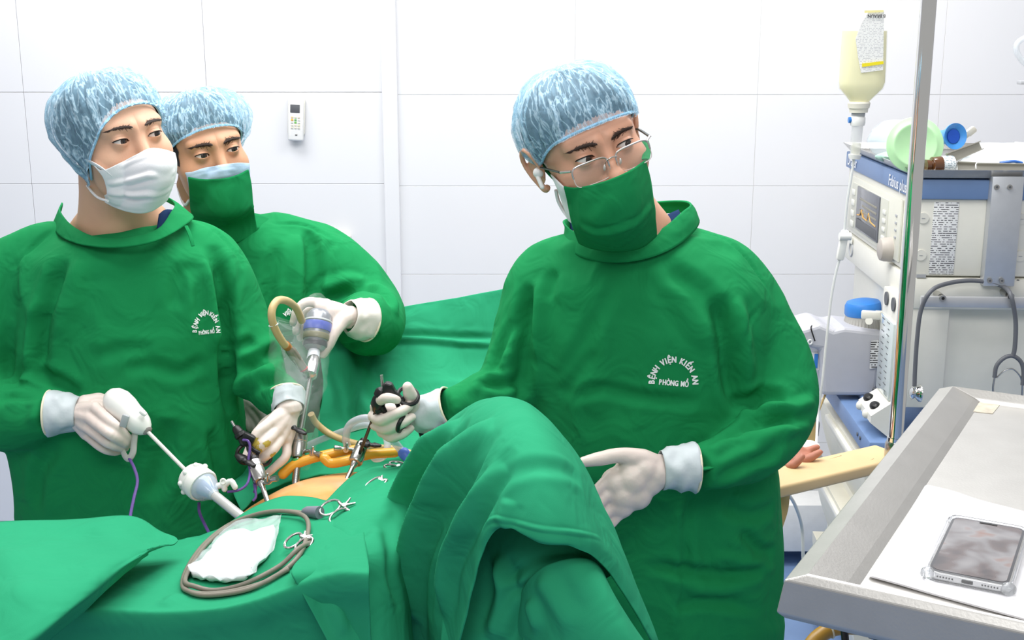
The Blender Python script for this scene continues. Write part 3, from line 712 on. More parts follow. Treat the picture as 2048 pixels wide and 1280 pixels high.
# something clear hung at the very right edge
hk = thing('hanging_tube', 'clear plastic tube hanging from a grey bracket at the right edge', 'tube', tuple(P(2040, 165, 3.3)))
g = G(); g.tube([P(2062, 70, 3.3), P(2036, 85, 3.3), P(2034, 105, 3.3), P(2048, 125, 3.3), P(2070, 140, 3.3)], .008, 10); g.obj('tubing', M('bag_film_2', (226, 232, 238), rough=.1, alpha=.5), hk)
g = G(); g.box(P(2056, 165, 3.3), (.05, .03, .01), None, .002); g.obj('bracket', GREYP, hk)

# ================================================================ infusion stand, bag and line
pb0, pt0 = P(1797, 893, 2.25), P(1850, 0, 2.25); X_ = (pb0[0] + pt0[0]) / 2
ivp = thing('infusion_pole', 'tall chrome infusion pole standing in front of the anaesthesia machine', 'pole', (X_, 2.25, 0))
g = G(); g.tube([(X_, 2.25, .05), (X_, 2.25, pb0[2] + .02)], .0165, 24, 1); g.obj('lower_tube', CHROME, ivp)
g = G(); g.tube([(X_, 2.25, pb0[2]), (X_, 2.25, 2.3)], .0145, 28, 1); g.obj('upper_tube', CHROME, ivp)
g = G(); g.lathe([(0, .018), (.15, .0195), (.85, .0195), (1, .0165)], (X_, 2.25, pb0[2] - .03), (X_, 2.25, pb0[2] + .012), 24); g.obj('collar', STEEL, ivp)
g = G(); g.tube([(X_, 2.25, 2.28), (X_ - .03, 2.27, 2.31), (X_ - .06, 2.33, 2.29), (.705, 2.46, 2.22)], .004, 10); g.obj('hook', CHROME, ivp)
for k in range(5):
    a_ = 2 * math.pi * k / 5 + .3; q = np.array((X_ + .26 * math.cos(a_), 2.25 + .26 * math.sin(a_), .06)); g = G(); g.tube([(X_, 2.25, .10), q], [.014, .010], 10, 1); l_ = g.obj('foot', CHROME, ivp); g = G(); g.tube([q + np.array((0, -.01, -.034)), q + np.array((0, .01, -.034))], .025, 14, 1); g.obj('caster', DGREY, l_)
Yi = 2.46
bag = thing('infusion_bottle', 'pale yellow infusion bottle hanging upside down beside the chrome pole', 'infusion bottle', tuple(P(1717, 215, Yi)))
def ib(px, py, dy=0): return P(px, py, Yi + dy)
def flat_rings(rows, dep, seg=32):
    vs, fs = [], []
    for (cx, hw, py, d) in rows:
        c = ib(cx, py); h = hw / FPX * Yi
        for k in range(seg):
            a = 2 * math.pi * k / seg; ca, sa = math.cos(a), math.sin(a)
            vs.append(c + np.array((h * math.copysign(abs(ca) ** .75, ca), d * math.copysign(abs(sa) ** .8, sa), 0)))
    for i in range(len(rows) - 1):
        for k in range(seg): fs.append((i * seg + k, i * seg + (k + 1) % seg, (i + 1) * seg + (k + 1) % seg, (i + 1) * seg + k))
    fs += [tuple(range(seg - 1, -1, -1)), tuple(range((len(rows) - 1) * seg, len(rows) * seg))]; return vs, fs
rows = [(1733, 20, -40, .012), (1730, 42, -25, .025), (1729, 44, 60, .028), (1726, 45, 120, .030), (1724, 45, 165, .030), (1722, 42, 178, .029), (1720, 26, 195, .020), (1719, 19, 202, .016), (1718, 18, 208, .016)]
v, f = flat_rings(rows, .03); mk('bottle_shell', v, f, M('bottle_film', (250, 250, 244), rough=.2, alpha=.22, var=.01), bag)
rows2 = [(1729, 42, 62, .027), (1726, 43.4, 120, .029), (1724, 43.4, 164, .029), (1722, 40.5, 177, .028), (1720, 25, 194, .019), (1718.5, 17, 204, .015)]
v, f = flat_rings(rows2, .03); mk('fluid', v, f, M('infusion_fluid', (250, 246, 196), rough=.25, alpha=.72, var=.01), bag)
g = G(); g.lathe([(0, .020), (.15, .0225), (.6, .021), (.62, .019), (1, .018)], ib(1718, 203), ib(1717, 225), 28); n_ = g.obj('neck_collar', M('collar_ivory', (238, 234, 220)), bag)
g = G(); g.lathe([(0, .0135), (1, .0135)], ib(1717, 224), ib(1716, 232), 24); g.obj('stopper', GREYP, bag)
LBLP = lines_mat('infusion_label_print', (246, 246, 244), (196, 196, 200), 330, .5, .36)
cs = [ib(1722, 146, -.031), ib(1766, 140, -.030), ib(1768, 22, -.028), ib(1737, 24, -.0285), ib(1722, 48, -.029), ib(1711, 78, -.0295), ib(1716, 115, -.030)]
g = G(); g.prism(cs, (0, -1, 0), .0006); lb_ = g.obj('label_sheet', LBLP, bag, smooth=False)
g = G(); g.prism([ib(1724, 134, -.0326), ib(1767, 128, -.0326), ib(1767, 122, -.0326), ib(1724, 127, -.0326)], (0, -1, 0), .0004); g.obj('yellow_stripe', M('label_yellow', (250, 232, 40), var=.0), lb_, smooth=False)
g = G(); g.prism([ib(1729, 26, -.031), ib(1767, 24, -.031), ib(1767, 20, -.031), ib(1729, 21, -.031)], (0, -1, 0), .0004); g.obj('pale_stripe', M('label_pale_yellow', (250, 240, 170), var=.0), lb_, smooth=False)
text_on('lettering', 'B BRAUN', ib(1753, 32, -.032), (-1, 0, 0), (0, 0, -1), .0085, INK, lb_, .0002)
# drip chamber, spike and line
il = thing('infusion_line', 'clear drip chamber and thin infusion tube below the yellow bottle', 'tubing', tuple(ib(1713, 300)))
g = G(); g.lathe([(0, .012), (.25, .015), (.75, .015), (1, .014)], ib(1716, 231), ib(1715, 251), 20); sp_ = g.obj('spike_housing', WHITEP, il)
g = G(); g.tube([ib(1707, 240), ib(1697, 240)], .006, 12, 1); lab(g.obj('vent_cap', M('cap_blue', (52, 128, 208)), sp_), 'blue vent cap')
g = G(); g.lathe([(0, .0115), (.9, .0105), (1, .006)], ib(1715, 250), ib(1710, 312), 20); g.obj('drip_chamber', M('bag_film_3', (236, 238, 240), rough=.1, alpha=.42), il)
g = G(); g.lathe([(0, .0095), (.9, .009), (1, .004)], ib(1713.5, 286), ib(1710.3, 310), 20); g.obj('drip_fluid', M('infusion_fluid_2', (246, 244, 224), rough=.2, alpha=.5), il)
g = G(); g.lathe([(0, .013), (1, .011)], ib(1710, 309), ib(1709, 318), 18); g.obj('chamber_cap', WHITEP, il)
LINE = M('line_clear', (236, 238, 238), rough=.2, alpha=.8, var=.02)
g = G(); g.tube([ib(1708, 316), ib(1704, 345), ib(1695, 400), ib(1689, 460), ib(1684, 500), ib(1672, 545), ib(1662, 600), ib(1652, 690), ib(1645, 760), ib(1636, 830), P(1633, 880, 2.4), P(1630, 910, 2.35)], .0028, 8); g.obj('tube', LINE, il)
g = G(); a, b_ = ib(1691, 460), ib(1679, 520); t_ = nrm(b_ - a); Rb = np.stack([np.cross(t_, (0, -1, 0)), (0, -1, 0), -t_], 1); g.box((a + b_) / 2, (.016, .014, np.linalg.norm(b_ - a)), Rb, .004); rc = g.obj('roller_clamp', WHITEP, il)
g = G(); w_ = (a * .8 + b_ * .2) - np.array((.0, .006, 0)); g.tube([w_ - np.array((.012, 0, 0)), w_ + np.array((.012, 0, 0))], .008, 16, 1); g.obj('roller', WHITEP, rc)
# ================================================================ arm board with the patient's hand
WOOD = M('pine_board', (224, 194, 146), rough=.5, var=.14, scale=6, bump=.1, bscale=40)
nt = WOOD.node_tree
zbq = .965
def onb(px, py): return onz(px, py, zbq)
q = [onb(1440, 985), onb(1560, 942), onb(1800, 893), onb(1815, 905), onb(1800, 918), onb(1570, 972), onb(1440, 1010)]
top_ = [onz(1400, 985, zbq), onz(1800, 890, zbq), onz(1815, 897, zbq), onz(1700, 925, zbq), onz(1440, 995, zbq)]
g = G(); a, b_ = onz(1420, 985, zbq), onz(1783, 900, zbq); t_ = nrm(b_ - a); n_ = np.array((-t_[1], t_[0], 0))
g.box((a + b_) / 2 + np.array((0, 0, -.012)), (np.linalg.norm(b_ - a), .085, .024), np.stack([t_, n_, (0, 0, 1.0)], 1), .006, 3)
abd = thing('arm_board', 'pale wooden arm board reaching out beside the surgeon elbow', 'board', tuple((a + b_) / 2 - np.array((0, 0, .03)))); bo = g.obj('board', WOOD, abd)
g = G(); g.box((a + b_) / 2 + np.array((0, 0, -.030)), (np.linalg.norm(b_ - a) - .02, .03, .014), np.stack([t_, n_, (0, 0, 1.0)], 1), .003); g.obj('rail_batten', WOOD, abd)
for k, (x, y) in enumerate(((.12, .02), (.3, -.025))):
    g = G(); g.tube([(a * (1 - .5 - x) + b_ * (.5 + x)) + n_ * y - np.array((0, 0, .001)), (a * (.3 - x * .5) + b_ * (.7 + x * .5)) + n_ * (y + .006)], .0006, 5, 1); g.obj('grain_crack', M('crack', (150, 112, 70)), bo)
# foreground hose and cable at lower right, under the trolley
g = G(); g.tube([P(1610, 1310, 1.35), P(1632, 1278, 1.36), P(1662, 1259, 1.37), P(1700, 1254, 1.37), P(1745, 1258, 1.36)], .0095, 14)
hs = thing('oxygen_hose', 'ochre rubber hose with a black connector at the lower right corner', 'hose', tuple(P(1700, 1300, 1.37))); g.obj('hose', M('ochre_rubber', (160, 122, 48), rough=.35), hs)
g = G(); g.lathe([(0, .0115), (.3, .0135), (.6, .012), (1, .011)], P(1740, 1258, 1.36), P(1850, 1280, 1.33), 20); c_ = g.obj('connector', M('hose_black', (52, 50, 48), rough=.3), hs)
for t in (.3, .36, .42, .48): 
    g = G(); a, b_ = P(1740, 1258, 1.36), P(1850, 1280, 1.33); g.torus(a * (1 - t) + b_ * t, b_ - a, .0128, .0013, 20, 6); g.obj('grip_ring', M('hose_black', (52, 50, 48)), c_)
g = G(); g.torus(P(1660, 1260, 1.37), P(1700, 1254, 1.37) - P(1632, 1278, 1.36), .0098, .0014, 20, 6); g.obj('cable_tie', M('hose_tie', (206, 196, 168)), hs)
g = G(); g.tube([P(1684, 1215, 1.30), P(1686, 1240, 1.30), P(1690, 1275, 1.29), P(1693, 1330, 1.28)], .0045, 10); tag(g.obj('black_cable', BLACK), 'black cable hanging down from under the steel tray', 'cable')
g = G(); g.tube([P(1575, 985, 2.5), P(1590, 1010, 2.55), P(1603, 1050, 2.6), P(1606, 1100, 2.6), P(1606, 1150, 2.6), P(1600, 1190, 2.55), P(1585, 1215, 2.5), P(1560, 1222, 2.45), P(1545, 1218, 2.4)], .004, 10); tag(g.obj('white_tube', M('line_white', (226, 228, 226), rough=.3)), 'thin white tube looping down beside the surgeon gown', 'tube')
# low white plinth by the wall
g = G(); g.box((.93, WY - .10, .145), (.75, .14, .17), None, .004); tag(g.obj('wall_plinth', WHITEP), 'low white plinth along the foot of the wall behind the surgeon', 'plinth')

TAN = M('tan_leather', (214, 182, 122), rough=.6, var=.08)
g = G(); g.prism([P(1608, 893, 3.14), P(1618, 850, 3.14), P(1630, 841, 3.14), P(1637, 846, 3.14), P(1634, 880, 3.14), P(1624, 896, 3.14)], (0, 1, 0), .012)
tg = thing('tan_pouch', 'small tan pouch with dark rim hanging beside the drawers', 'pouch', tuple(P(1622, 896, 3.14))); g.obj('pouch_body', TAN, tg, smooth=False)
g = G(); g.tube([P(1618, 850, 3.137), P(1630, 841, 3.137), P(1637, 846, 3.137), P(1635, 872, 3.137)], .003, 8, 4); g.obj('rim', DGREY, tg)
g = G(); g.tube([P(1630, 842, 3.14), P(1640, 815, 3.15), P(1652, 786, 3.16)], .003, 8, 4); g.obj('cord', TAN, tg)
g = G(); g.tube([P(1574, 962, 2.18), P(1570, 990, 2.19), P(1566, 1020, 2.19), P(1556, 1052, 2.18)], .010, 10, 5, flat=.35); sp2 = thing('board_strap', 'tan fastening strap hanging from the wooden arm board', 'strap', tuple(P(1566, 1010, 2.19))); g.obj('webbing', TAN, sp2)
# ================================================================ people: heads
def sd_ell(p, c, r):
    q = (p - np.array(c)) / np.array(r); k0 = np.linalg.norm(q, axis=1); k1 = np.linalg.norm(q / np.array(r), axis=1)
    return k0 * (k0 - 1.0) / np.maximum(k1, 1e-9)
def sd_cap(p, a, b, ra, rb):
    a, b = np.array(a, float), np.array(b, float); ab = b - a; t = np.clip((p - a) @ ab / np.dot(ab, ab), 0, 1)
    return np.linalg.norm(p - a - t[:, None] * ab, axis=1) - (ra + (rb - ra) * t)
def smin(a, b, k): h = np.clip(.5 + .5 * (b - a) / k, 0, 1); return b + (a - b) * h - k * h * (1 - h)
def smax(a, b, k): return -smin(-a, -b, k)
EX, EY, EZ, ER = .0315, -.0765, -.002, .0122
class Head:
    """local frame: x towards the viewer's right when the face looks at the camera, -y is the face, z up, origin at eye height"""
    def __init__(s, c, yaw, pitch, roll, scale, neck_to, gaze=(0, 0), neck_r=.056, open_=(1.0, 1.0), wide=1.0, trap=.12):
        s.trap = trap
        s.c = V3(c); s.R = np.array(Matrix.Rotation(math.radians(yaw), 3, 'Z') @ Matrix.Rotation(math.radians(roll), 3, 'Y') @ Matrix.Rotation(math.radians(pitch), 3, 'X'))
        s.k = scale; s.neck_to = s.inv(V3(neck_to)[None])[0]; s.gaze = gaze; s.nr = neck_r; s.open = open_; s.wide = wide
    @classmethod
    def by_eyes(cls, px, py, Ye, yaw, pitch, roll, scale, neck_to, **k):
        h = cls((0., 0., 0.), yaw, pitch, roll, scale, (0., 0., 0.)); off = h.w(np.array((0, EY - ER, EZ)))[0]
        return cls(P(px, py, Ye) - off, yaw, pitch, roll, scale, neck_to, **k)
    def w(s, p): return s.c + (np.atleast_2d(p) * s.k) @ s.R.T
    def inv(s, p): return ((np.atleast_2d(p) - s.c) @ s.R) / s.k
    def sdf(s, p, neck=True):
        ax = p * np.array((1, 1, 1)); ap = np.abs(p[:, 0]); q = np.stack([ap, p[:, 1], p[:, 2]], 1); W_ = s.wide
        d = sd_ell(q, (0, .014, .029), (.076, .097, .075))
        d = smin(d, sd_ell(q, (0, -.022, -.03), (.064 * W_, .066, .082)), .03)
        d = smin(d, sd_ell(q, (0, -.034, -.074), (.050 * W_, .050, .040)), .03)
        d = smin(d, sd_ell(q, (.043 * W_, -.052, -.034), (.024, .026, .024)), .02)
        d = smin(d, sd_cap(q, (.010, -.083, .018), (.044, -.069, .020), .010, .010), .016)
        # sockets
        d = smax(d, -sd_ell(q, (EX, -.098, EZ + .001), (.021, .0155, .0125)), .014)
        # nose
        d = smin(d, sd_cap(q, (0, -.083, .006), (0, -.099, -.034), .0075, .0105), .012)
        d = smin(d, sd_ell(q, (0, -.1015, -.041), (.0135, .013, .0115)), .008)
        d = smin(d, sd_ell(q, (.0135, -.092, -.044), (.0085, .011, .0085)), .006)
        # lips and chin
        d = smin(d, sd_ell(q, (0, -.082, -.075), (.022, .012, .010)), .012)
        d = smin(d, sd_ell(q, (0, -.073, -.102), (.020, .018, .014)), .015)
        # lids over the eyeball
        d = smin(d, np.linalg.norm(q - np.array((EX, EY, EZ)), axis=1) - (ER + .0014), .006)
        return d
    def radius(s, dirs, neck=True, rmax=.17):
        lo = np.full(len(dirs), .04); hi = np.full(len(dirs), rmax)
        # march outwards for the last crossing of a star-shaped body
        for it in range(15):
            m = (lo + hi) / 2; ins = s.sdf(dirs * m[:, None], neck) < 0
            lo = np.where(ins, m, lo); hi = np.where(ins, hi, m)
        return (lo + hi) / 2
    def lid(s, e, side):
        """upper and lower lid height for e in -1..1 (inner -1 .. outer 1)"""
        o = s.open[0 if side < 0 else 1]; e = np.clip(e, -1, 1); k = 1 - e * e
        up = (.0050 * k ** .62 * (1 - .12 * e) + .0012 * e) * (.35 + .65 * o)
        dn = (-.0036 * k ** .8 * (1 + .15 * e) + .0012 * e)
        return up, dn
    def build_body(s, parent, mat, nu=300, nv=250, ears=(1, 1)):
        uu = np.linspace(-1, 1, nu, endpoint=False); ph = math.pi * (.36 * uu + .64 * uu ** 3)
        t = np.linspace(-1, 1, nv); th = math.pi / 2 * (.42 * t + .58 * t ** 3); th = th * .9995
        PH, TH = np.meshgrid(ph, th); d = np.stack([np.cos(TH) * np.sin(PH), -np.cos(TH) * np.cos(PH), np.sin(TH)], -1).reshape(-1, 3)
        r = s.radius(d); p = d * r[:, None]
        # eye openings and lid creases
        for side in (-1, 1):
            e = (p[:, 0] * side - EX) / .0142; z = p[:, 2] - EZ; fr = p[:, 1] < -.05
            up, dn = s.lid(e, side); ins = np.minimum(up - z, z - dn) / .0009
            m = np.clip(ins, 0, 1) * (np.abs(e) < 1) * fr
            r = r - .0075 * m
            cr = np.exp(-((z - up - .0042) / .0011) ** 2) * np.clip(1.15 - np.abs(e), 0, 1) * fr; r = r - .0011 * cr
            bag_ = np.exp(-((z - dn + .0065) / .0016) ** 2) * np.clip(1 - np.abs(e), 0, 1) * fr; r = r - .0006 * bag_
        p = d * r[:, None]; f = []
        for j in range(nv - 1):
            for i in range(nu):
                i2 = (i + 1) % nu; f.append((j * nu + i, j * nu + i2, (j + 1) * nu + i2, (j + 1) * nu + i))
        g = G(); g.add(s.w(p), f)
        n0 = s.w(np.array((0, .028, -.045)))[0]; n1 = s.w(s.neck_to)[0]; ng = G(); md_ = (n0 + n1) / 2
        ng.tube([n0, md_, n1], [s.nr * .92, s.nr * .96, s.nr * 1.12], 24, 5, round_end=True); tw = s.trap; ng.ell(n1 + np.array((0, .015, -.06)), (tw, .07, .065)); ng.tube([n1 + np.array((-tw, .02, -.06)), md_ + np.array((0, .03, -.02)), n1 + np.array((tw, .02, -.06))], [.03, .042, .03], 12, 6)
        ng.tube([n0 + np.array((-.045, -.015, -.02)), n1 + np.array((-.016, -.055, -.01))], [.014, .010], 10, 3); ng.tube([n0 + np.array((.045, -.015, -.02)), n1 + np.array((.016, -.055, -.01))], [.014, .010], 10, 3)
        nv_, nf_ = remesh(ng, .006, 9); g.add(nv_, nf_)
        for side, on in zip((-1, 1), ears):
            if on: v, q = s.ear(side); g.add(v, q)
        body = g.obj('body', mat, parent, fix=False)
        for side in (-1, 1):
            ec = np.array((EX * side, EY, EZ)); gz = nrm(np.array((math.sin(math.radians(s.gaze[0])), -math.cos(math.radians(s.gaze[0])), math.sin(math.radians(s.gaze[1])))))
            g = G(); g.ell((0, 0, 0), ER, None, 28, 18); g.v = [tuple(x) for x in s.w(np.array(g.v) + ec)]
            eye = g.obj('eye', M('eye_white', (226, 218, 212), rough=.12, var=.03, coat=.8), parent)
            for nm, ra, rr_, mt in (('iris', .0066, 1.012, M('iris_brown', (46, 28, 18), rough=.1, var=.3, scale=600, coat=1.0)), ('pupil', .0030, 1.022, M('pupil_black', (6, 5, 5), rough=.08, coat=1.0))):
                a = nrm(np.cross(gz, (0, 0, 1))); b = np.cross(a, gz); vs = [ec + gz * ER * rr_]; fs = []
                for k in range(1, 4):
                    for i in range(24):
                        q = 2 * math.pi * i / 24; rad = ra * k / 3; h = math.sqrt(max(ER ** 2 - rad ** 2, 0)) * rr_
                        vs.append(ec + gz * h + rad * (math.cos(q) * a + math.sin(q) * b))
                for i in range(24): fs.append((0, 1 + i, 1 + (i + 1) % 24))
                for k in range(2):
                    for i in range(24): fs.append((1 + k * 24 + i, 1 + (k + 1) * 24 + i, 1 + (k + 1) * 24 + (i + 1) % 24, 1 + k * 24 + (i + 1) % 24))
                mk(nm, s.w(np.array(vs)), fs, mt, eye)
            # lash line
            es = np.linspace(-.98, 1.06, 22); up, _ = s.lid(es, side); x = side * (EX + es * .0142); z = EZ + up + .0002
            y = EY - np.sqrt(np.maximum((ER + .0014) ** 2 - (x - EX * side) ** 2 - (z - EZ) ** 2, 1e-8)) - .0002
            y = np.minimum(y, EY - .004); pts = s.w(np.stack([x, y, z], 1)); g = G(); g.tube(list(pts), [.0003] + [.0009] * 20 + [.0004], 6, 1); g.obj('lashes', HAIR, parent)
        return body
    def clear(s, v, off):
        """lift cloth vertices off the face"""
        o = np.array((0, 0, CAM_Z)); v = np.array(v); r = v - o; r /= np.linalg.norm(r, axis=1)[:, None]; moved = np.zeros(len(v))
        for it in range(45):
            d = s.sdf(s.inv(v), False) * s.k; st = np.clip(off - d, 0, .004) * (moved < .12); v = v - r * st[:, None]; moved += st
        return v
    def surf(s, x, z, off=0.0, y0=-.2):
        """point on the face in front of (x,z)"""
        x, z = np.atleast_1d(x).astype(float), np.atleast_1d(z).astype(float); lo = np.full(len(x), -.16); hi = np.full(len(x), 0.0)
        for i in range(22):
            m = (lo + hi) / 2; ins = s.sdf(np.stack([x, m, z], 1), False) < 0; hi = np.where(ins, m, hi); lo = np.where(ins, lo, m)
        return np.stack([x, hi - off, z], 1)
    def brows(s, parent, lift=0.0, slant=(0, 0), thick=1.0, mat=None):
        for si, side in enumerate((-1, 1)):
            rg = np.random.default_rng(3 + si); g = G()
            n = 340
            e = rg.uniform(0, 1, n); w_ = (.0058 * np.clip(1.25 - e, .25, 1) * np.clip(e * 6 + .4, 0, 1)) * thick
            zc = .0150 + .0042 * np.sin(np.clip(e, 0, 1) * 2.2) - .0035 * e ** 2 + lift + slant[si] * (e - .5)
            xx = .011 + e * .040; zz = zc + rg.normal(0, .5, n) * w_
            dx = .0052 * np.ones(n); dz = (zc - zz) * .9 + .0016 * (1 - e)
            a = s.surf(side * xx, zz, .0004); b = s.surf(side * (xx + dx), zz + dz, .0012)
            A_, B_ = s.w(a), s.w(b); Mid = (A_ + B_) / 2 + (s.R @ np.array((0, -1, 0))) * .0008
            for k in range(n): g.tube([A_[k], Mid[k], B_[k]], [.00038, .00036, .0001], 3, 1, False)
            o = g.obj('eyebrow', mat or M('brow_hair', (64, 48, 40), rough=.6), parent, fix=False); o['kind'] = 'stuff'
    def ear(s, side):
        g = G(); c = np.array((.0765 * side, .012, -.012))
        def e(y, z, x): return c + np.array((side * x, y, z))
        g.tube([e(-.012, -.004, .001), e(-.014, .012, .006), e(-.008, .028, .011), e(.008, .034, .014), e(.021, .027, .017), e(.026, .010, .017), e(.021, -.010, .013), e(.011, -.024, .008), e(.0, -.032, .004), e(-.008, -.028, .001)], [.0035, .004, .0042, .0042, .0042, .004, .0038, .0045, .006, .005], 10, 5)
        g.tube([e(.0, -.016, .004), e(.010, -.008, .008), e(.013, .006, .010), e(.006, .018, .009), e(-.004, .014, .006)], .0034, 8, 5)
        Rr = rot(-18 * side, 0, 0)
        g.ell(e(.006, .002, .005), (.0035, .020, .028), Rr); g.ell(e(-.010, -.006, .003), (.004, .004, .007))
        v, f = remesh(g, .0016, 3); return s.w(v), [tuple(dict.fromkeys(map(int, q))) for q in f]
    def cap(s, parent, band, puff, mat, seed=1, pleats=34, apex=(0, .05, .1), na=220, nt_=70, low=0.0, hairmat=None, hair=True, ruffle=.0035):
        """bouffant cap: band(phi)->local z of the elastic, puff(phi,t)->extra radius"""
        ph = np.linspace(-math.pi, math.pi, na, endpoint=False); zb = np.array([band(a) for a in ph])
        base = np.stack([np.sin(ph), -np.cos(ph), np.zeros(na)], 1)
        # find the band direction: point on head at height zb
        dr = np.stack([np.sin(ph), -np.cos(ph), np.zeros(na)], 1); el = np.zeros(na)
        for it in range(9):
            dd = dr * np.cos(el)[:, None] + np.array((0, 0, 1.0)) * np.sin(el)[:, None]; el = np.arcsin(np.clip(zb / np.maximum(s.radius(dd, False), .05), -.95, .95))
        bd = dr * np.cos(el)[:, None] + np.array((0, 0, 1.0)) * np.sin(el)[:, None]
        ap = nrm(apex); V_ = []; rg = np.random.default_rng(seed); ph0 = rg.uniform(0, 6, 8)
        ts = np.linspace(-.02, 1, nt_)
        for t in ts:
            tt = max(t, 0); d = bd * (1 - tt) + ap * tt * 1.0; om = np.arccos(np.clip(bd @ ap, -1, 1))
            d = (np.sin((1 - tt) * om) / np.sin(om))[:, None] * bd + (np.sin(tt * om) / np.sin(om))[:, None] * ap
            r_ = s.radius(d, False)
            pf = np.array([puff(a, tt) for a in ph])
            # pleats: gathered at the elastic, relaxing to the crown
            wob = ph + .10 * np.sin(3 * ph + ph0[0] + 2 * tt) + .05 * np.sin(7 * ph + ph0[1] + 5 * tt)
            amp = ruffle * (np.exp(-tt * 2.4) + .3 * math.sin(math.pi * min(1, tt)))
            pl = amp * (1.2 * np.abs(np.sin(pleats * .5 * wob + 1.3 * np.sin(4 * tt + ph0[2]))) - .5) + .35 * amp * np.sin(pleats * 1.7 * wob + ph0[3])
            big = (.003 * np.sin(5 * wob + ph0[4] + 4 * tt) + .002 * np.sin(9 * wob + ph0[5] - 3 * tt)) * math.sin(math.pi * min(1, tt)) 
            edge = .0035 * np.abs(np.sin(pleats * 1.5 * ph)) * (1 if t < .012 else 0)
            rad = r_ + .003 + pf + (pl + big) * np.clip(pf / .012 + .25, .25, 1.2) + edge
            V_.append(d * rad[:, None])
        V_ = np.array(V_); p = V_.reshape(-1, 3)
        nz = vnoise(p * 60, seed + 20) * .0012 + ridged(p * 32 + np.array((0, 0, 3)), seed + 30) * .0016
        p = p * (1 + nz / np.maximum(np.linalg.norm(p, axis=1), .03))[:, None]
        f = [(j * na + i, j * na + (i + 1) % na, (j + 1) * na + (i + 1) % na, (j + 1) * na + i) for j in range(nt_ - 1) for i in range(na)]
        o = mk('bouffant_cap', s.w(p), f, mat, parent, True, False, 180)
        uvl = o.data.uv_layers.new(name='UVMap'); pu = np.tile(np.arange(na) / na, nt_); pv = np.repeat(np.linspace(0, 1, nt_), na)
        li = np.empty(len(o.data.loops), dtype=np.int32); o.data.loops.foreach_get('vertex_index', li); U_ = pu[li]; 
        fs_ = li.reshape(-1, 4); wrap = (fs_ % na == 0).any(1) & (fs_ % na == na - 1).any(1); U4 = U_.reshape(-1, 4); U4[wrap] = np.where(U4[wrap] < .5, U4[wrap] + 1, U4[wrap])
        uvl.data.foreach_set('uv', np.stack([U4.ravel(), pv[li]], 1).ravel())
        # elastic band
        e = bd * (s.radius(bd, False) + .0045 + .0)[:, None] + np.array((0, 0, .004)); w_ = s.w(e)
        g = G(); g.tube(list(w_) + [w_[0]], .0022, 6, 1, False); g.obj('elastic_band', M('cap_elastic', (150, 200, 232), rough=.7), o)
        if hair:
            H = []; tsh = np.linspace(.06, 1, 26)
            for t in tsh:
                om = np.arccos(np.clip(bd @ ap, -1, 1)); d = (np.sin((1 - t) * om) / np.sin(om))[:, None] * bd + (np.sin(t * om) / np.sin(om))[:, None] * ap
                fr = np.clip((np.cos(ph) - .55) / .3, 0, 1) * np.clip(1 - t / .26, 0, 1)     # bare forehead
                th_ = np.array([min(.012, puff(a, t) * .55 + .002) for a in ph]) * (1 - fr) - .004 * fr
                r_ = s.radius(d, False) + th_ + .0015 * vnoise(d * 40, seed + 3); H.append(d * r_[:, None])
            H = np.array(H).reshape(-1, 3); n_ = len(tsh); f = [(j * na + i, j * na + (i + 1) % na, (j + 1) * na + (i + 1) % na, (j + 1) * na + i) for j in range(n_ - 1) for i in range(na)]
            mk('hair', s.w(H), f, hairmat or HAIR, parent, True, False, 180)
        return o
def cap_mat():
    """thin blue nonwoven: lets the hair show through, denser where the pleats bunch"""
    m = bpy.data.materials.new('cap_nonwoven_blue'); m.use_nodes = True; nt = m.node_tree; b = nt.nodes['Principled BSDF']
    b.inputs['Roughness'].default_value = .7; tc = nt.nodes.new('ShaderNodeTexCoord')
    n1 = nt.nodes.new('ShaderNodeTexNoise'); n1.inputs['Scale'].default_value = 1.0; n1.inputs['Detail'].default_value = 3; n1.inputs['Distortion'].default_value = .45
    mp_ = nt.nodes.new('ShaderNodeMapping'); mp_.inputs['Scale'].default_value = (64, 5, 1)
    nt.links.new(tc.outputs['UV'], mp_.inputs['Vector']); nt.links.new(mp_.outputs[0], n1.inputs['Vector'])
    r1 = nt.nodes.new('ShaderNodeMath'); r1.operation = 'SUBTRACT'; r1.inputs[1].default_value = .5; nt.links.new(n1.outputs['Fac'], r1.inputs[0])
    ab = nt.nodes.new('ShaderNodeMath'); ab.operation = 'ABSOLUTE'; nt.links.new(r1.outputs[0], ab.inputs[0])
    mr = nt.nodes.new('ShaderNodeMapRange'); mr.inputs[1].default_value = 0; mr.inputs[2].default_value = .06; mr.inputs[3].default_value = .70; mr.inputs[4].default_value = .33; nt.links.new(ab.outputs[0], mr.inputs[0])
    nt.links.new(mr.outputs[0], b.inputs['Alpha'])
    mx = nt.nodes.new('ShaderNodeMix'); mx.data_type = 'RGBA'; mx.inputs[6].default_value = lin((200, 230, 246)); mx.inputs[7].default_value = lin((164, 214, 242))
    m2 = nt.nodes.new('ShaderNodeMapRange'); m2.inputs[1].default_value = 0; m2.inputs[2].default_value = .05; nt.links.new(ab.outputs[0], m2.inputs[0]); nt.links.new(m2.outputs[0], mx.inputs[0]); nt.links.new(mx.outputs[2], b.inputs['Base Color'])
    n2 = nt.nodes.new('ShaderNodeTexNoise'); n2.inputs['Scale'].default_value = 90; n2.inputs['Detail'].default_value = 3; nt.links.new(tc.outputs['Object'], n2.inputs['Vector'])
    bp_ = nt.nodes.new('ShaderNodeBump'); bp_.inputs['Strength'].default_value = .5; bp_.inputs['Distance'].default_value = .004; nt.links.new(n2.outputs['Fac'], bp_.inputs['Height']); nt.links.new(bp_.outputs[0], b.inputs['Normal'])
    return m
CAPM = cap_mat()
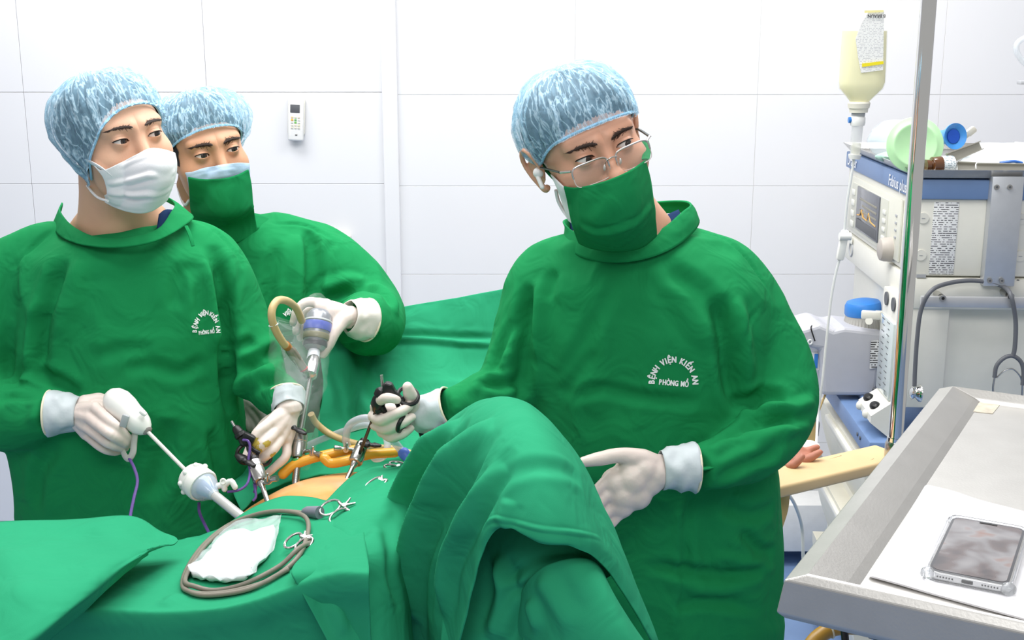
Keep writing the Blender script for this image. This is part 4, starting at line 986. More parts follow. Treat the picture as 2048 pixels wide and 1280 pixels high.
def ang(a, c, w): 
    d = (a - c + math.pi) % (2 * math.pi) - math.pi; return math.exp(-(d / w) ** 2)
# ---------------------------------------------------------------- the three in gowns
pL = thing('person', 'person in green gown with white pleated face mask standing at the left', 'person', (P(230, 800, 2.12)[0], 2.12, 0))
pB = thing('person', 'person in green gown holding the camera, standing behind the other two', 'person', (P(560, 800, 2.5)[0], 2.5, 0))
pR = thing('person', 'person in green gown wearing glasses, standing at the right of the table', 'person', (P(1290, 800, 1.98)[0], 1.98, 0))
HL = Head.by_eyes(280, 276, 2.01, 44, -3, -9, .98, (238, 468, 2.15), gaze=(14, 0), neck_r=.068, open_=(.9, .95), wide=1.05)
HB = Head.by_eyes(438, 306, 2.335, 33, 0, -9, .99, (430, 460, 2.48), gaze=(8, 2), open_=(1.0, 1.0), neck_r=.056, trap=.1)
HR = Head.by_eyes(1213, 304, 1.775, 14, 2, -20, 1.02, (1270, 488, 1.98), gaze=(24, -8), open_=(1.0, 1.0), wide=1.03, neck_r=.066, trap=.09)
HL.build_body(pL, SKIN, ears=(0, 0)); HL.brows(pL, .0035, (.0, .0), .75)
HB.build_body(pB, SKIN_B, ears=(1, 0)); HB.brows(pB, .0012, (0, 0), 1.15)
HR.build_body(pR, SKIN_R, ears=(1, 1)); HR.brows(pR, -.0005, (0, .0), 1.0)
# sideburn of the assistant, short hair in front of the ear
az_, zz_ = np.meshgrid(np.linspace(-1.55, -.98, 26), np.linspace(.062, -.020, 30)); 
wob_ = .06 * vnoise(np.stack([az_.ravel() * 9, zz_.ravel() * 90, 0 * zz_.ravel()], 1), 4); azf = az_.ravel() + wob_ * (az_.ravel() > -1.1); zf_ = zz_.ravel()
dr_ = np.stack([np.sin(azf), -np.cos(azf), zf_ / .085], 1); dr_ /= np.linalg.norm(dr_, axis=1)[:, None]; rr_s = HB.radius(dr_) + .0012 + .0006 * vnoise(dr_ * 90, 6)
mk('sideburn', HB.w(dr_ * rr_s[:, None]), [(j * 26 + i, j * 26 + i + 1, (j + 1) * 26 + i + 1, (j + 1) * 26 + i) for j in range(29) for i in range(25)], HAIR, pB, True, False, 180)
# caps: band height by azimuth (0 = face, +90 = viewer's right)
def bandL(a): return .049 - .075 * (1 - math.cos(a)) / 2 - .075 * ang(a, -1.45, .7) - .03 * ang(a, 1.7, .7)
def puffL(a, t): return (.003 + .022 * math.sin(math.pi * min(1, t * .9 + .04)) ** .6 * (.25 + .75 * (1 - math.cos(a)) / 2))
HL.cap(pL, bandL, puffL, CAPM, 1, 60, (0, .5, 1.0), ruffle=.0055)
def bandB(a): return .044 - .10 * (1 - math.cos(a)) / 2
def puffB(a, t): return .003 + .011 * math.sin(math.pi * min(1, t)) ** .6 + .028 * math.sin(math.pi * min(1, t * 1.3)) * ang(a, 1.9, .9)
HB.cap(pB, bandB, puffB, CAPM, 5, 40, (0, .2, 1.0), ruffle=.006)
def bandR(a): return .036 - .055 * (1 - math.cos(a)) / 2 - .014 * ang(a, -1.5, .5)
def puffR(a, t): return .002 + .018 * math.sin(math.pi * min(1, t * .92)) ** .55 * (.6 + .4 * (1 - math.cos(a)) / 2)
HR.cap(pR, bandR, puffR, CAPM, 9, 46, (0, .35, 1.0), ruffle=.0055)

# ---------------------------------------------------------------- gowns
def ring(py, l, r, Y, hd, seg=40, ex=2.4):
    a, b = P(l, py, Y), P(r, py, Y); c = (a + b) / 2; hw = (b[0] - a[0]) / 2; out = []
    for k in range(seg):
        q = 2 * math.pi * k / seg; x, y = math.cos(q), math.sin(q)
        out.append(c + np.array((hw * math.copysign(abs(x) ** (2 / ex), x), hd * math.copysign(abs(y) ** (2 / ex), y), 0)))
    return out
def gown(parent, rows, sleeves, creases, seed, base_z=.16, name='gown'):
    g = G(); R_ = [ring(*r) for r in rows]; last = R_[-1]; cz = last[0][2]
    if cz > base_z:
        for k in (.4, 1.0):
            R_.append([p * 1.0 + np.array((0, 0, (base_z - cz) * k)) for p in last])
    seg = 40; vs = [p for r in R_ for p in r]; fs = [(i * seg + k, i * seg + (k + 1) % seg, (i + 1) * seg + (k + 1) % seg, (i + 1) * seg + k) for i in range(len(R_) - 1) for k in range(seg)]
    fs += [tuple(range(seg)), tuple(range(len(R_) * seg - 1, (len(R_) - 1) * seg - 1, -1))]; g.add(vs, fs)
    for pts in sleeves:
        g.tube([p[:3] for p in pts], [p[3] for p in pts], 24, 6, round_end=False)
    v, f = remesh(g, .0056, 12)
    # loose cloth: stretched folds hanging from the shoulders, crumple on top
    n = vnormals(v, f); q = v * np.array((9, 9, 2.6)); d = .006 * vnoise(q, seed) + .0042 * ridged(v * np.array((15, 15, 6)) + vnoise(v * 5, seed + 9)[:, None], seed + 1)
    lowk = np.clip((1.05 - v[:, 2]) / .3, 0, 1); d = d + lowk * .004 * ridged(v * np.array((6, 6, 11)), seed + 2)
    v = v + n * d[:, None]
    v = crease(v, f, [(a, w, k * 1.35) for a, w, k in creases]); v = laplace(v, f, 1, .35)
    o = mk(name, v, f, GOWN, parent, True, False, 180); return o, v, f
SL = lambda *a: [((p[0], p[1], p[2]) + (p[3],)) for p in a]
def legs(parent, x, y, top=.3):
    for s_ in (-1, 1):
        g = G(); g.tube([(x + .09 * s_, y, .75), (x + .09 * s_, y, .4), (x + .09 * s_, y, .10)], [.075, .06, .045], 14, 3); g.obj('trouser_leg', NAVY, parent)
        g = G(); g.ell((x + .09 * s_, y - .06, .045), (.048, .13, .045)); g.obj('clog', WHITEP, parent)
for p_, x_, y_ in ((pL, P(240, 900, 2.12)[0], 2.12), (pB, P(500, 900, 2.5)[0], 2.5), (pR, P(1320, 900, 1.98)[0], 1.98)): legs(p_, x_, y_)
gR, vR, fR = gown(pR, [(455, 1165, 1370, 2.0, .06), (480, 1110, 1430, 2.0, .09), (510, 1075, 1490, 2.0, .11), (560, 1050, 1530, 1.99, .128), (640, 1045, 1545, 1.98, .14), (740, 1050, 1540, 1.98, .145), (850, 1060, 1540, 1.98, .15), (960, 1085, 1558, 1.98, .155), (1080, 1095, 1562, 1.98, .16), (1280, 1105, 1558, 1.98, .165), (1500, 1110, 1555, 1.98, .17)],
    [SL((1330, 505, 2.0, .042), (1400, 525, 2.0, .060), (1455, 570, 2.0, .069), (1498, 642, 1.985, .067), (1545, 735, 1.955, .067), (1566, 812, 1.91, .060), (1535, 880, 1.85, .053), (1465, 918, 1.795, .047), (1395, 940, 1.755, .036)),
     SL((1190, 505, 2.0, .042), (1140, 530, 2.0, .056), (1100, 575, 1.99, .066), (1068, 650, 1.97, .060), (1035, 735, 1.945, .053), (1005, 785, 1.92, .047), (955, 806, 1.895, .042), (893, 818, 1.865, .031))],
    [([(1395, 462), (1450, 478), (1500, 525), (1535, 580)], .004, -.004), ([(1535, 582), (1492, 655), (1468, 735), (1466, 770)], .004, -.004),
     ([(1440, 590), (1452, 680), (1462, 760), (1482, 820)], .016, -.018), ([(1470, 600), (1490, 690), (1500, 760)], .014, .010),
     ([(1468, 812), (1520, 792), (1575, 796)], .011, -.012), ([(1470, 830), (1530, 822), (1590, 815), (1630, 800)], .010, .009), ([(1490, 856), (1540, 838), (1590, 838)], .011, -.012), ([(1500, 880), (1560, 866), (1620, 850)], .010, .007),
     ([(1440, 880), (1490, 850), (1520, 800)], .010, -.008), ([(1420, 905), (1470, 870)], .008, .006), ([(1430, 960), (1480, 935), (1560, 900)], .010, -.006),
     ([(1062, 570), (1052, 660), (1046, 760), (1046, 800)], .014, -.018), ([(1080, 560), (1072, 640), (1070, 720)], .016, .010), ([(1030, 640), (1000, 700), (985, 745)], .010, -.008), ([(1040, 760), (1000, 770), (960, 760)], .009, -.010), ([(1020, 700), (1000, 740)], .009, .007), ([(940, 790), (960, 760), (1000, 745)], .008, .006),
     ([(1110, 540), (1090, 600)], .012, -.006), ([(1330, 540), (1400, 580), (1440, 640)], .016, -.007), ([(1300, 530), (1360, 600), (1420, 700)], .016, .006), ([(1240, 560), (1190, 640), (1130, 760)], .012, -.004),
     ([(1130, 800), (1200, 778), (1260, 790), (1340, 800), (1400, 800)], .010, -.006), ([(1190, 700), (1150, 760), (1120, 790)], .010, -.005),
     ([(1370, 990), (1358, 1040), (1358, 1120), (1352, 1260)], .005, .004), ([(1385, 980), (1375, 1060), (1372, 1140)], .010, -.004), ([(1290, 1130), (1380, 1142), (1470, 1150), (1545, 1120)], .010, -.008), ([(1330, 1165), (1430, 1180), (1530, 1160)], .010, .006), ([(1340, 1215), (1430, 1205), (1520, 1215)], .010, -.006), ([(1480, 1060), (1520, 1100), (1550, 1102)], .010, -.008), ([(1440, 1010), (1500, 1030), (1550, 1010)], .012, -.006), ([(1420, 1110), (1480, 1120), (1550, 1140)], .008, .006)], 11)
gL, vL, fL = gown(pL, [(450, 160, 340, 2.15, .06), (472, 100, 400, 2.14, .09), (505, 55, 440, 2.13, .11), (560, 35, 465, 2.13, .128), (650, 40, 470, 2.12, .14), (760, 45, 470, 2.12, .15), (870, 26, 485, 2.12, .155), (1000, 50, 500, 2.12, .16), (1100, 62, 510, 2.12, .16), (1300, 60, 520, 2.12, .165)],
    [SL((170, 490, 2.15, .042), (100, 510, 2.15, .062), (50, 555, 2.14, .080), (0, 640, 2.13, .088), (-35, 720, 2.11, .080), (-40, 805, 2.07, .074), (15, 832, 2.01, .060), (60, 834, 1.975, .050), (108, 828, 1.95, .036)),
     SL((320, 485, 2.15, .042), (385, 505, 2.15, .060), (425, 550, 2.14, .070), (460, 625, 2.14, .066), (490, 690, 2.12, .058), (517, 745, 2.09, .052), (547, 783, 2.04, .042), (572, 806, 1.99, .032))],
    [([(105, 460), (60, 500), (25, 540)], .004, -.004), ([(380, 440), (440, 470), (490, 540)], .004, -.004), ([(130, 520), (100, 590), (85, 680), (80, 760)], .015, -.013), ([(160, 520), (140, 600), (120, 680)], .018, .008), ([(95, 610), (75, 650), (70, 740)], .010, -.010),
     ([(425, 490), (440, 560), (448, 640), (455, 740), (462, 830)], .014, -.018), ([(410, 520), (425, 600), (432, 700)], .016, .010), ([(480, 540), (455, 620), (440, 690)], .008, -.005),
     ([(65, 750), (110, 760), (160, 790)], .012, -.012), ([(0, 770), (50, 760), (100, 775)], .010, .009), ([(0, 800), (40, 790), (80, 800)], .010, -.008), ([(60, 790), (75, 815), (60, 850)], .010, .006),
     ([(470, 780), (510, 755), (560, 740)], .012, .010), ([(480, 740), (520, 720), (560, 700)], .012, -.012), ([(470, 700), (510, 680)], .010, -.008), ([(520, 770), (550, 760), (575, 765)], .010, -.009),
     ([(250, 740), (300, 730), (360, 745), (410, 720)], .012, -.005), ([(180, 720), (240, 700), (310, 700)], .012, -.004), ([(390, 520), (360, 560), (350, 620)], .014, -.006), ([(120, 890), (80, 940), (70, 1020)], .014, -.008), ([(340, 840), (330, 920), (300, 1000)], .018, -.007), ([(420, 860), (440, 940), (450, 1020)], .014, -.008)], 23)
gB, vB, fB = gown(pB, [(425, 380, 500, 2.5, .05), (445, 355, 570, 2.5, .085), (475, 320, 640, 2.5, .11), (530, 300, 680, 2.5, .125), (620, 300, 690, 2.49, .14), (740, 310, 655, 2.49, .14), (900, 320, 640, 2.49, .14), (1100, 330, 640, 2.49, .14)],
    [SL((510, 465, 2.51, .042), (575, 482, 2.51, .062), (635, 520, 2.51, .078), (690, 575, 2.49, .084), (735, 620, 2.46, .078), (742, 645, 2.38, .068), (728, 645, 2.30, .054), (708, 640, 2.24, .038)),
     SL((440, 470, 2.5, .05), (370, 510, 2.5, .075), (360, 640, 2.47, .07), (420, 740, 2.40, .06), (485, 790, 2.28, .034))],
    [([(540, 445), (610, 450), (665, 480)], .004, -.004), ([(620, 460), (625, 540), (622, 620)], .014, -.014), ([(590, 470), (595, 560), (590, 650)], .014, .008), ([(665, 480), (640, 560), (625, 600)], .008, -.007), ([(640, 580), (690, 560), (740, 565)], .012, .008), ([(650, 600), (700, 585), (760, 590)], .011, -.010), ([(700, 560), (740, 580), (780, 610)], .010, -.008), ([(560, 480), (540, 560), (535, 650)], .014, -.008), ([(690, 690), (720, 690), (760, 670)], .012, -.008), ([(740, 570), (780, 590), (790, 630)], .010, .008)], 37)
# collars and shirts
def sheet(name, ctrl, mat, parent, nu=6, nv=6, th=.0015, noise=0.0, seed=0, creases=None, off=-1, head=None, lift=.004):
    v, f, hw = patch(ctrl, nu, nv)
    if noise: n = vnormals(v, f); v = v + n * (noise * vnoise(v * 28, seed) + noise * .6 * ridged(v * 17, seed + 4))[:, None]
    if head is not None: v = laplace(head.clear(v, lift), f, 2, .4)
    if creases: v = crease(v, f, creases)
    o = mk(name, v, f, mat, parent, True, False, 180); solid(o, th, off); return o, v, f
sheet('collar', [[(1205, 452, 2.08), (1140, 462, 2.03), (1128, 480, 1.98), (1150, 508, 1.925), (1205, 524, 1.893), (1270, 522, 1.885), (1335, 502, 1.895), (1382, 470, 1.94), (1400, 440, 2.0), (1370, 425, 2.06), (1290, 430, 2.10)],
                 [(1205, 440, 2.08), (1140, 448, 2.03), (1132, 460, 1.985), (1155, 485, 1.935), (1205, 500, 1.90), (1270, 498, 1.893), (1330, 478, 1.905), (1376, 445, 1.945), (1392, 420, 2.0), (1366, 410, 2.06), (1290, 415, 2.10)],
                 [(1205, 425, 2.075), (1138, 436, 2.03), (1128, 448, 1.99), (1162, 470, 1.95), (1205, 482, 1.918), (1268, 480, 1.912), (1322, 458, 1.92), (1366, 422, 1.955), (1382, 408, 2.0), (1360, 400, 2.05), (1290, 405, 2.09)]], GOWN, gR, 5, 5, .003, .0012, 3)
sheet('collar', [[(120, 420, 2.2), (105, 452, 2.15), (130, 478, 2.07), (190, 493, 2.02), (260, 492, 2.005), (320, 478, 2.02), (370, 450, 2.08), (385, 430, 2.15), (330, 400, 2.22)],
                 [(122, 410, 2.2), (112, 435, 2.15), (140, 465, 2.075), (192, 484, 2.03), (258, 483, 2.015), (318, 468, 2.03), (358, 436, 2.085), (370, 418, 2.15), (330, 392, 2.22)],
                 [(122, 405, 2.2), (118, 422, 2.155), (150, 455, 2.085), (195, 474, 2.042), (256, 474, 2.03), (314, 458, 2.045), (342, 424, 2.09), (350, 405, 2.15), (325, 388, 2.21)]], GOWN, gL, 5, 5, .003, .0012, 5)
g = G(); g.tube([(372, 452, 2.03), (378, 465, 2.02), (383, 480, 2.01), (386, 492, 2.005)], .0035, 6, 4, flat=.5); g.obj('tie', GOWN, gL)
g = G(); g.tube([(1395, 938, 1.735), (1410, 937, 1.735), (1430, 932, 1.74)], .006, 6, 4, flat=.3); g.obj('tie', GOWN, gR)
g = G(); g.tube([(708, 672, 2.33), (718, 690, 2.325), (740, 712, 2.32)], .0035, 6, 4, flat=.5); g.obj('tie', GOWN, gB)
sheet('shirt', [[(318, 430, 2.11), (330, 420, 2.12), (345, 420, 2.14)], [(312, 470, 2.07), (328, 462, 2.08), (345, 450, 2.11)]], NAVY, pL, 4, 4)
sheet('shirt', [[(1140, 440, 2.03), (1160, 452, 1.99), (1172, 462, 1.97)], [(1142, 470, 2.0), (1160, 482, 1.965), (1172, 480, 1.96)]], NAVY, pR, 4, 4)
sheet('shirt', [[(1318, 440, 1.99), (1340, 428, 1.985), (1358, 420, 1.985)], [(1322, 456, 1.965), (1342, 446, 1.96), (1364, 436, 1.962)]], NAVY, pR, 4, 4)
# printed hospital marks on the chest
MARK = M('white_print', (238, 240, 240), rough=.7, var=.01)
def chest_mark(parent, v, f, cx, cy, rx, ry, tilt=0.0, only=None, S=14):
    bv = bvh_of(v, f); txt = 'BỆNH VIỆN KIẾN AN'; ang_ = []
    widths = {' ': .75, 'I': .55}; ws_ = [widths.get(ch, 1.0) for ch in txt]; tot = sum(ws_); acc = 0; g = G()
    def place(ch, px, py, a, sx, sy):
        tv, tf = text_geo(ch, 1.0, .024, 3)
        if not len(tv): return
        k_ = len(tv); tv = np.vstack([tv + np.array((dx_, dy_, 0)) for dx_, dy_ in ((-.035, 0), (.035, 0), (0, .02))]); tf = [tuple(i_ + k_ * m_ for i_ in q_) for m_ in range(3) for q_ in tf]
        ca, sa = math.cos(a), math.sin(a); out = []
        for p in tv:
            x, y = p[0] * sx, p[1] * sy; X, Y = x * ca - y * sa, x * sa + y * ca; h = hit(bv, px + X, py - Y)
            if h is None: return
            d = ray(px + X, py - Y); out.append(h - d / np.linalg.norm(d) * .0016)
        g.add(out, tf)
    for ch, w_ in zip(txt, ws_):
        t = (acc + w_ / 2) / tot; acc += w_; th = math.radians(184 - 188 * t)
        if ch == ' ': continue
        if only and not (only[0] <= t <= only[1]): continue
        place(ch, cx + rx * math.cos(th), cy - ry * math.sin(th), math.atan2(math.cos(th) * ry, -math.sin(th) * rx) + math.pi if False else th - math.pi / 2, S * .78, S * 1.0)
    if not only:
        w2 = [1.0 if c != ' ' else .5 for c in 'PHÒNG MỔ']; acc = 0; span = rx * 1.42
        for ch, w_ in zip('PHÒNG MỔ', w2):
            t = (acc + w_ / 2) / sum(w2); acc += w_
            if ch != ' ': place(ch, cx + (t - .5) * span, cy + ry * .02 + (t - .5) * span * math.tan(tilt), -tilt, min(S * .75, span / 7.5 / .78), S * .9)
    o = g.obj('chest_print', MARK, parent, False, False); o['kind'] = 'stuff'; lab(o, 'white arched hospital lettering'); return o
chest_mark(gR, vR, fR, 1347, 766, 43, 46, math.radians(5), None, 16.5)
chest_mark(gL, vL, fL, 413, 664, 23, 38, math.radians(-7), None, 12)
chest_mark(gB, vB, fB, 582, 664, 23, 40, 0, (.3, .55), 12)
# ---------------------------------------------------------------- masks
MASKW = M('mask_white_nonwoven', (240, 240, 242), rough=.75, var=.015, bump=.15, bscale=300)
MASKB = M('mask_blue_nonwoven', (186, 212, 238), rough=.75, var=.02, bump=.15, bscale=300)
mL, vm, fm = sheet('face_mask', [[(188, 330, 2.075), (205, 340, 2.05), (240, 325, 2.00), (275, 308, 1.978), (300, 297, 1.972), (325, 299, 1.98), (350, 306, 2.005)],
     [(205, 352, 2.065), (222, 355, 2.035), (255, 345, 1.985), (290, 333, 1.957), (315, 325, 1.952), (338, 322, 1.966), (353, 324, 2.0)],
     [(212, 372, 2.065), (228, 375, 2.035), (258, 373, 1.985), (292, 367, 1.957), (318, 358, 1.952), (340, 350, 1.968), (352, 345, 2.0)],
     [(213, 388, 2.065), (230, 394, 2.04), (258, 397, 1.995), (290, 395, 1.968), (315, 388, 1.963), (334, 379, 1.98), (345, 372, 2.01)],
     [(191, 393, 2.08), (215, 408, 2.05), (245, 421, 2.02), (275, 427, 2.0), (298, 424, 1.995), (318, 413, 2.003), (334, 400, 2.02)]], MASKW, pL, 8, 10, .0015, 0, 0,
     [([(216, 368), (260, 363), (300, 352), (348, 342)], .005, -.0045), ([(215, 374), (260, 369), (300, 358), (348, 348)], .004, .004), ([(216, 385), (260, 390), (300, 388), (340, 375)], .005, -.0045), ([(214, 390), (260, 397), (300, 395), (340, 381)], .004, .004), ([(205, 345), (250, 330), (300, 312), (350, 315)], .003, -.0015), ([(205, 340), (250, 325), (300, 303)], .002, .0012), ([(216, 398), (250, 410), (290, 412)], .006, -.002)], head=HL, lift=.005)
def on_face(H, pts, off=.0015): return [p for p in H.clear(catmull([V3(q) for q in pts], 6), off)]
g = G(); g.tube(on_face(HL, [(216, 402, 2.0), (198, 396, 2.02), (184, 384, 2.04), (168, 362, 2.07)]), .0022, 8, 1); g.obj('ear_loop', MASKW, mL)
g = G(); g.tube(on_face(HL, [(222, 352, 2.02), (205, 338, 2.03), (188, 328, 2.04), (172, 322, 2.07)]), .0075, 8, 1, flat=.3); g.obj('ear_loop', MASKW, mL)
mB, _, _ = sheet('inner_mask', [[(370, 345, 2.385), (385, 343, 2.365), (410, 335, 2.335), (445, 329, 2.318), (475, 325, 2.322), (499, 326, 2.345)],
     [(374, 356, 2.385), (388, 358, 2.365), (412, 352, 2.335), (446, 346, 2.318), (476, 340, 2.322), (500, 338, 2.345)],
     [(380, 385, 2.385), (390, 385, 2.37), (415, 385, 2.345), (448, 380, 2.33), (478, 372, 2.334), (501, 365, 2.355)]], MASKB, pB, 7, 7, .0012, 0, 0,
     [([(375, 350), (410, 341), (450, 334), (497, 331)], .003, -.0022), ([(376, 355), (410, 347), (450, 340), (497, 336)], .003, -.0022)], head=HB, lift=.003)
g = G(); g.tube([(370, 346, 2.385), (355, 340, 2.43), (345, 335, 2.47)], .005, 8, 5, flat=.4); g.obj('ear_loop', MASKW, mB)
g = G(); g.tube([(379, 400, 2.39), (370, 410, 2.40), (362, 395, 2.43), (356, 375, 2.46)], .003, 8, 5); g.obj('ear_loop', MASKW, mB)
mB2, _, _ = sheet('cloth_mask', [[(376, 352, 2.37), (395, 356, 2.348), (420, 357, 2.325), (448, 355, 2.312), (475, 348, 2.316), (497, 337, 2.34)],
     [(379, 385, 2.37), (397, 390, 2.345), (422, 393, 2.318), (452, 392, 2.308), (482, 384, 2.318), (503, 370, 2.348)],
     [(381, 415, 2.372), (398, 420, 2.348), (425, 426, 2.322), (453, 428, 2.312), (485, 421, 2.325), (506, 405, 2.355)],
     [(383, 425, 2.385), (400, 432, 2.362), (425, 437, 2.345), (453, 438, 2.338), (485, 430, 2.35), (508, 416, 2.37)],
     [(386, 435, 2.41), (402, 442, 2.395), (427, 447, 2.385), (455, 447, 2.38), (487, 440, 2.39), (510, 430, 2.40)],
     [(388, 470, 2.42), (405, 480, 2.41), (430, 490, 2.395), (457, 492, 2.39), (490, 482, 2.40), (516, 465, 2.42)]], GOWN, pB, 7, 7, .0018, .0008, 8, [([(385, 428), (440, 445), (475, 435), (505, 410)], .006, -.006)], head=HB, lift=.006)
g = G(); g.tube([(378, 353, 2.368), (366, 347, 2.40), (352, 338, 2.45)], .006, 8, 5, flat=.3); g.obj('strap', GOWN, mB2)
sheet('collar', [[(500, 425, 2.44), (530, 432, 2.47), (550, 442, 2.5), (540, 430, 2.54)], [(505, 460, 2.41), (535, 458, 2.44), (562, 455, 2.49), (550, 440, 2.55)]], GOWN, gB, 6, 6, .002, .001, 3)
mR2, _, _ = sheet('cloth_mask', [[(1127, 371, 1.80), (1150, 374, 1.772), (1185, 368, 1.742), (1220, 357, 1.728), (1258, 340, 1.738), (1291, 318, 1.785)],
     [(1134, 400, 1.80), (1158, 405, 1.768), (1192, 404, 1.738), (1230, 397, 1.724), (1268, 381, 1.736), (1301, 358, 1.79)],
     [(1141, 432, 1.805), (1164, 438, 1.772), (1198, 440, 1.744), (1238, 436, 1.732), (1276, 420, 1.745), (1307, 398, 1.80)],
     [(1146, 452, 1.815), (1168, 458, 1.785), (1202, 461, 1.760), (1242, 456, 1.748), (1282, 436, 1.762), (1311, 420, 1.812)],
     [(1150, 464, 1.835), (1172, 470, 1.815), (1205, 476, 1.797), (1245, 476, 1.79), (1285, 458, 1.80), (1312, 440, 1.83)],
     [(1158, 486, 1.88), (1178, 495, 1.875), (1210, 502, 1.87), (1248, 503, 1.865), (1286, 494, 1.875), (1314, 472, 1.89)]], GOWN, pR, 8, 8, .0018, .0008, 12, [([(1165, 455), (1210, 462), (1255, 450), (1300, 412)], .007, -.007), ([(1175, 470), (1230, 488), (1265, 470), (1290, 440)], .006, -.005), ([(1185, 450), (1215, 420), (1240, 400)], .012, -.003)], head=HR, lift=.006)
g = G(); g.tube([(1128, 372, 1.80), (1112, 358, 1.83), (1095, 340, 1.87), (1085, 328, 1.89)], .0065, 8, 6, flat=.3); g.obj('strap', GOWN, mR2)
g = G(); g.tube([(1291, 319, 1.785), (1294, 300, 1.82), (1290, 282, 1.87)], .006, 8, 6, flat=.3); g.obj('strap', GOWN, mR2)
mR, _, _ = sheet('inner_mask', [[(1100, 345, 1.855), (1118, 362, 1.825), (1134, 378, 1.805)], [(1116, 378, 1.84), (1126, 390, 1.82), (1140, 400, 1.808)], [(1130, 420, 1.835), (1138, 428, 1.82), (1148, 435, 1.81)], [(1138, 442, 1.84), (1144, 446, 1.828), (1152, 450, 1.818)]], MASKW, pR, 5, 5, head=HR, lift=.003)
g = G(); g.tube([(1112, 380, 1.85), (1116, 400, 1.855), (1126, 420, 1.85), (1138, 436, 1.835)], .003, 8, 5); g.obj('ear_loop', MASKW, mR)
# ---------------------------------------------------------------- glasses and earbud, fitted in the head frame
gl = G; FR = M('frame_silver', (206, 200, 196), rough=.22, metal=.8); 
def hl(p): return HR.w(np.array(p))[0]
spx = thing('eyeglasses', 'thin silver half rim eyeglasses on the face of the right person', 'glasses', tuple(hl((0, -.10, -.02))))
LENS = M('lens_glass', (244, 250, 248), rough=.02, alpha=.05, var=.0, spec=.5)
for s_ in (-1, 1):
    cx = .0335 * s_; out = []
    for k in range(40):
        a = 2 * math.pi * k / 40; c_, q_ = math.cos(a), math.sin(a)
        x = cx + .0275 * math.copysign(abs(c_) ** .48, c_); z = -.0190 + .0165 * math.copysign(abs(q_) ** .48, q_); y = -.103 - .0 + .22 * (abs(x) - .008) ** 2 * 8
        out.append((x, y, z))
    W_ = HR.w(np.array(out)); g = G(); g.add(W_, [tuple(range(40))]); ln = g.obj('lens', LENS, spx, False); solid(ln, .0015)
    g = G(); g.tube(list(W_) + [W_[0]], .0007, 6, 1, False); g.obj('lens_edge', M('lens_rim', (226, 214, 210), rough=.2, alpha=.8), ln)
    g = G(); g.tube([W_[k] for k in list(range(0, 21))], .0014, 8, 1); g.obj('top_rim', FR, spx)
    e0 = hl((.0600 * s_, -.094, -.008)); e1 = hl((.072 * s_, -.078, -.007)); e2 = hl((.079 * s_, -.02, -.006)); e3 = hl((.080 * s_, .012, -.008))
    g = G(); g.tube([e0, e1], .002, 8, 1); g.obj('hinge', FR, spx)
    g = G(); g.tube([e1, e2, e3], .0028, 8, 4, flat=.6); g.obj('temple', M('temple_dark', (30, 46, 40), rough=.3), spx)
    g = G(); g.ell(hl((.0125 * s_, -.0985, -.020)), (.0022, .003, .005)); g.obj('nose_pad', M('pad_silver', (214, 212, 208), rough=.15, metal=.4), spx)
    g = G(); g.tube([hl((.0125 * s_, -.0985, -.020)), hl((.010 * s_, -.104, -.012))], .0006, 6, 1); g.obj('pad_arm', FR, spx)
g = G(); g.tube([hl((-.0085, -.104, -.010)), hl((0, -.106, -.008)), hl((.0085, -.104, -.010))], .0013, 8, 4); g.obj('bridge', FR, spx)
eb = thing('earbud', 'white wireless earbud in the ear of the right person', 'earbud', tuple(hl((-.088, .004, -.03))))
g = G(); g.ell(hl((-.0845, .003, -.014)), (.0085, .0085, .0085)); g.obj('bud', WHITEP, eb)
g = G(); g.tube([hl((-.088, .002, -.014)), hl((-.0885, -.008, -.034))], .0036, 12, 1, round_end=True); g.obj('stem', WHITEP, eb)
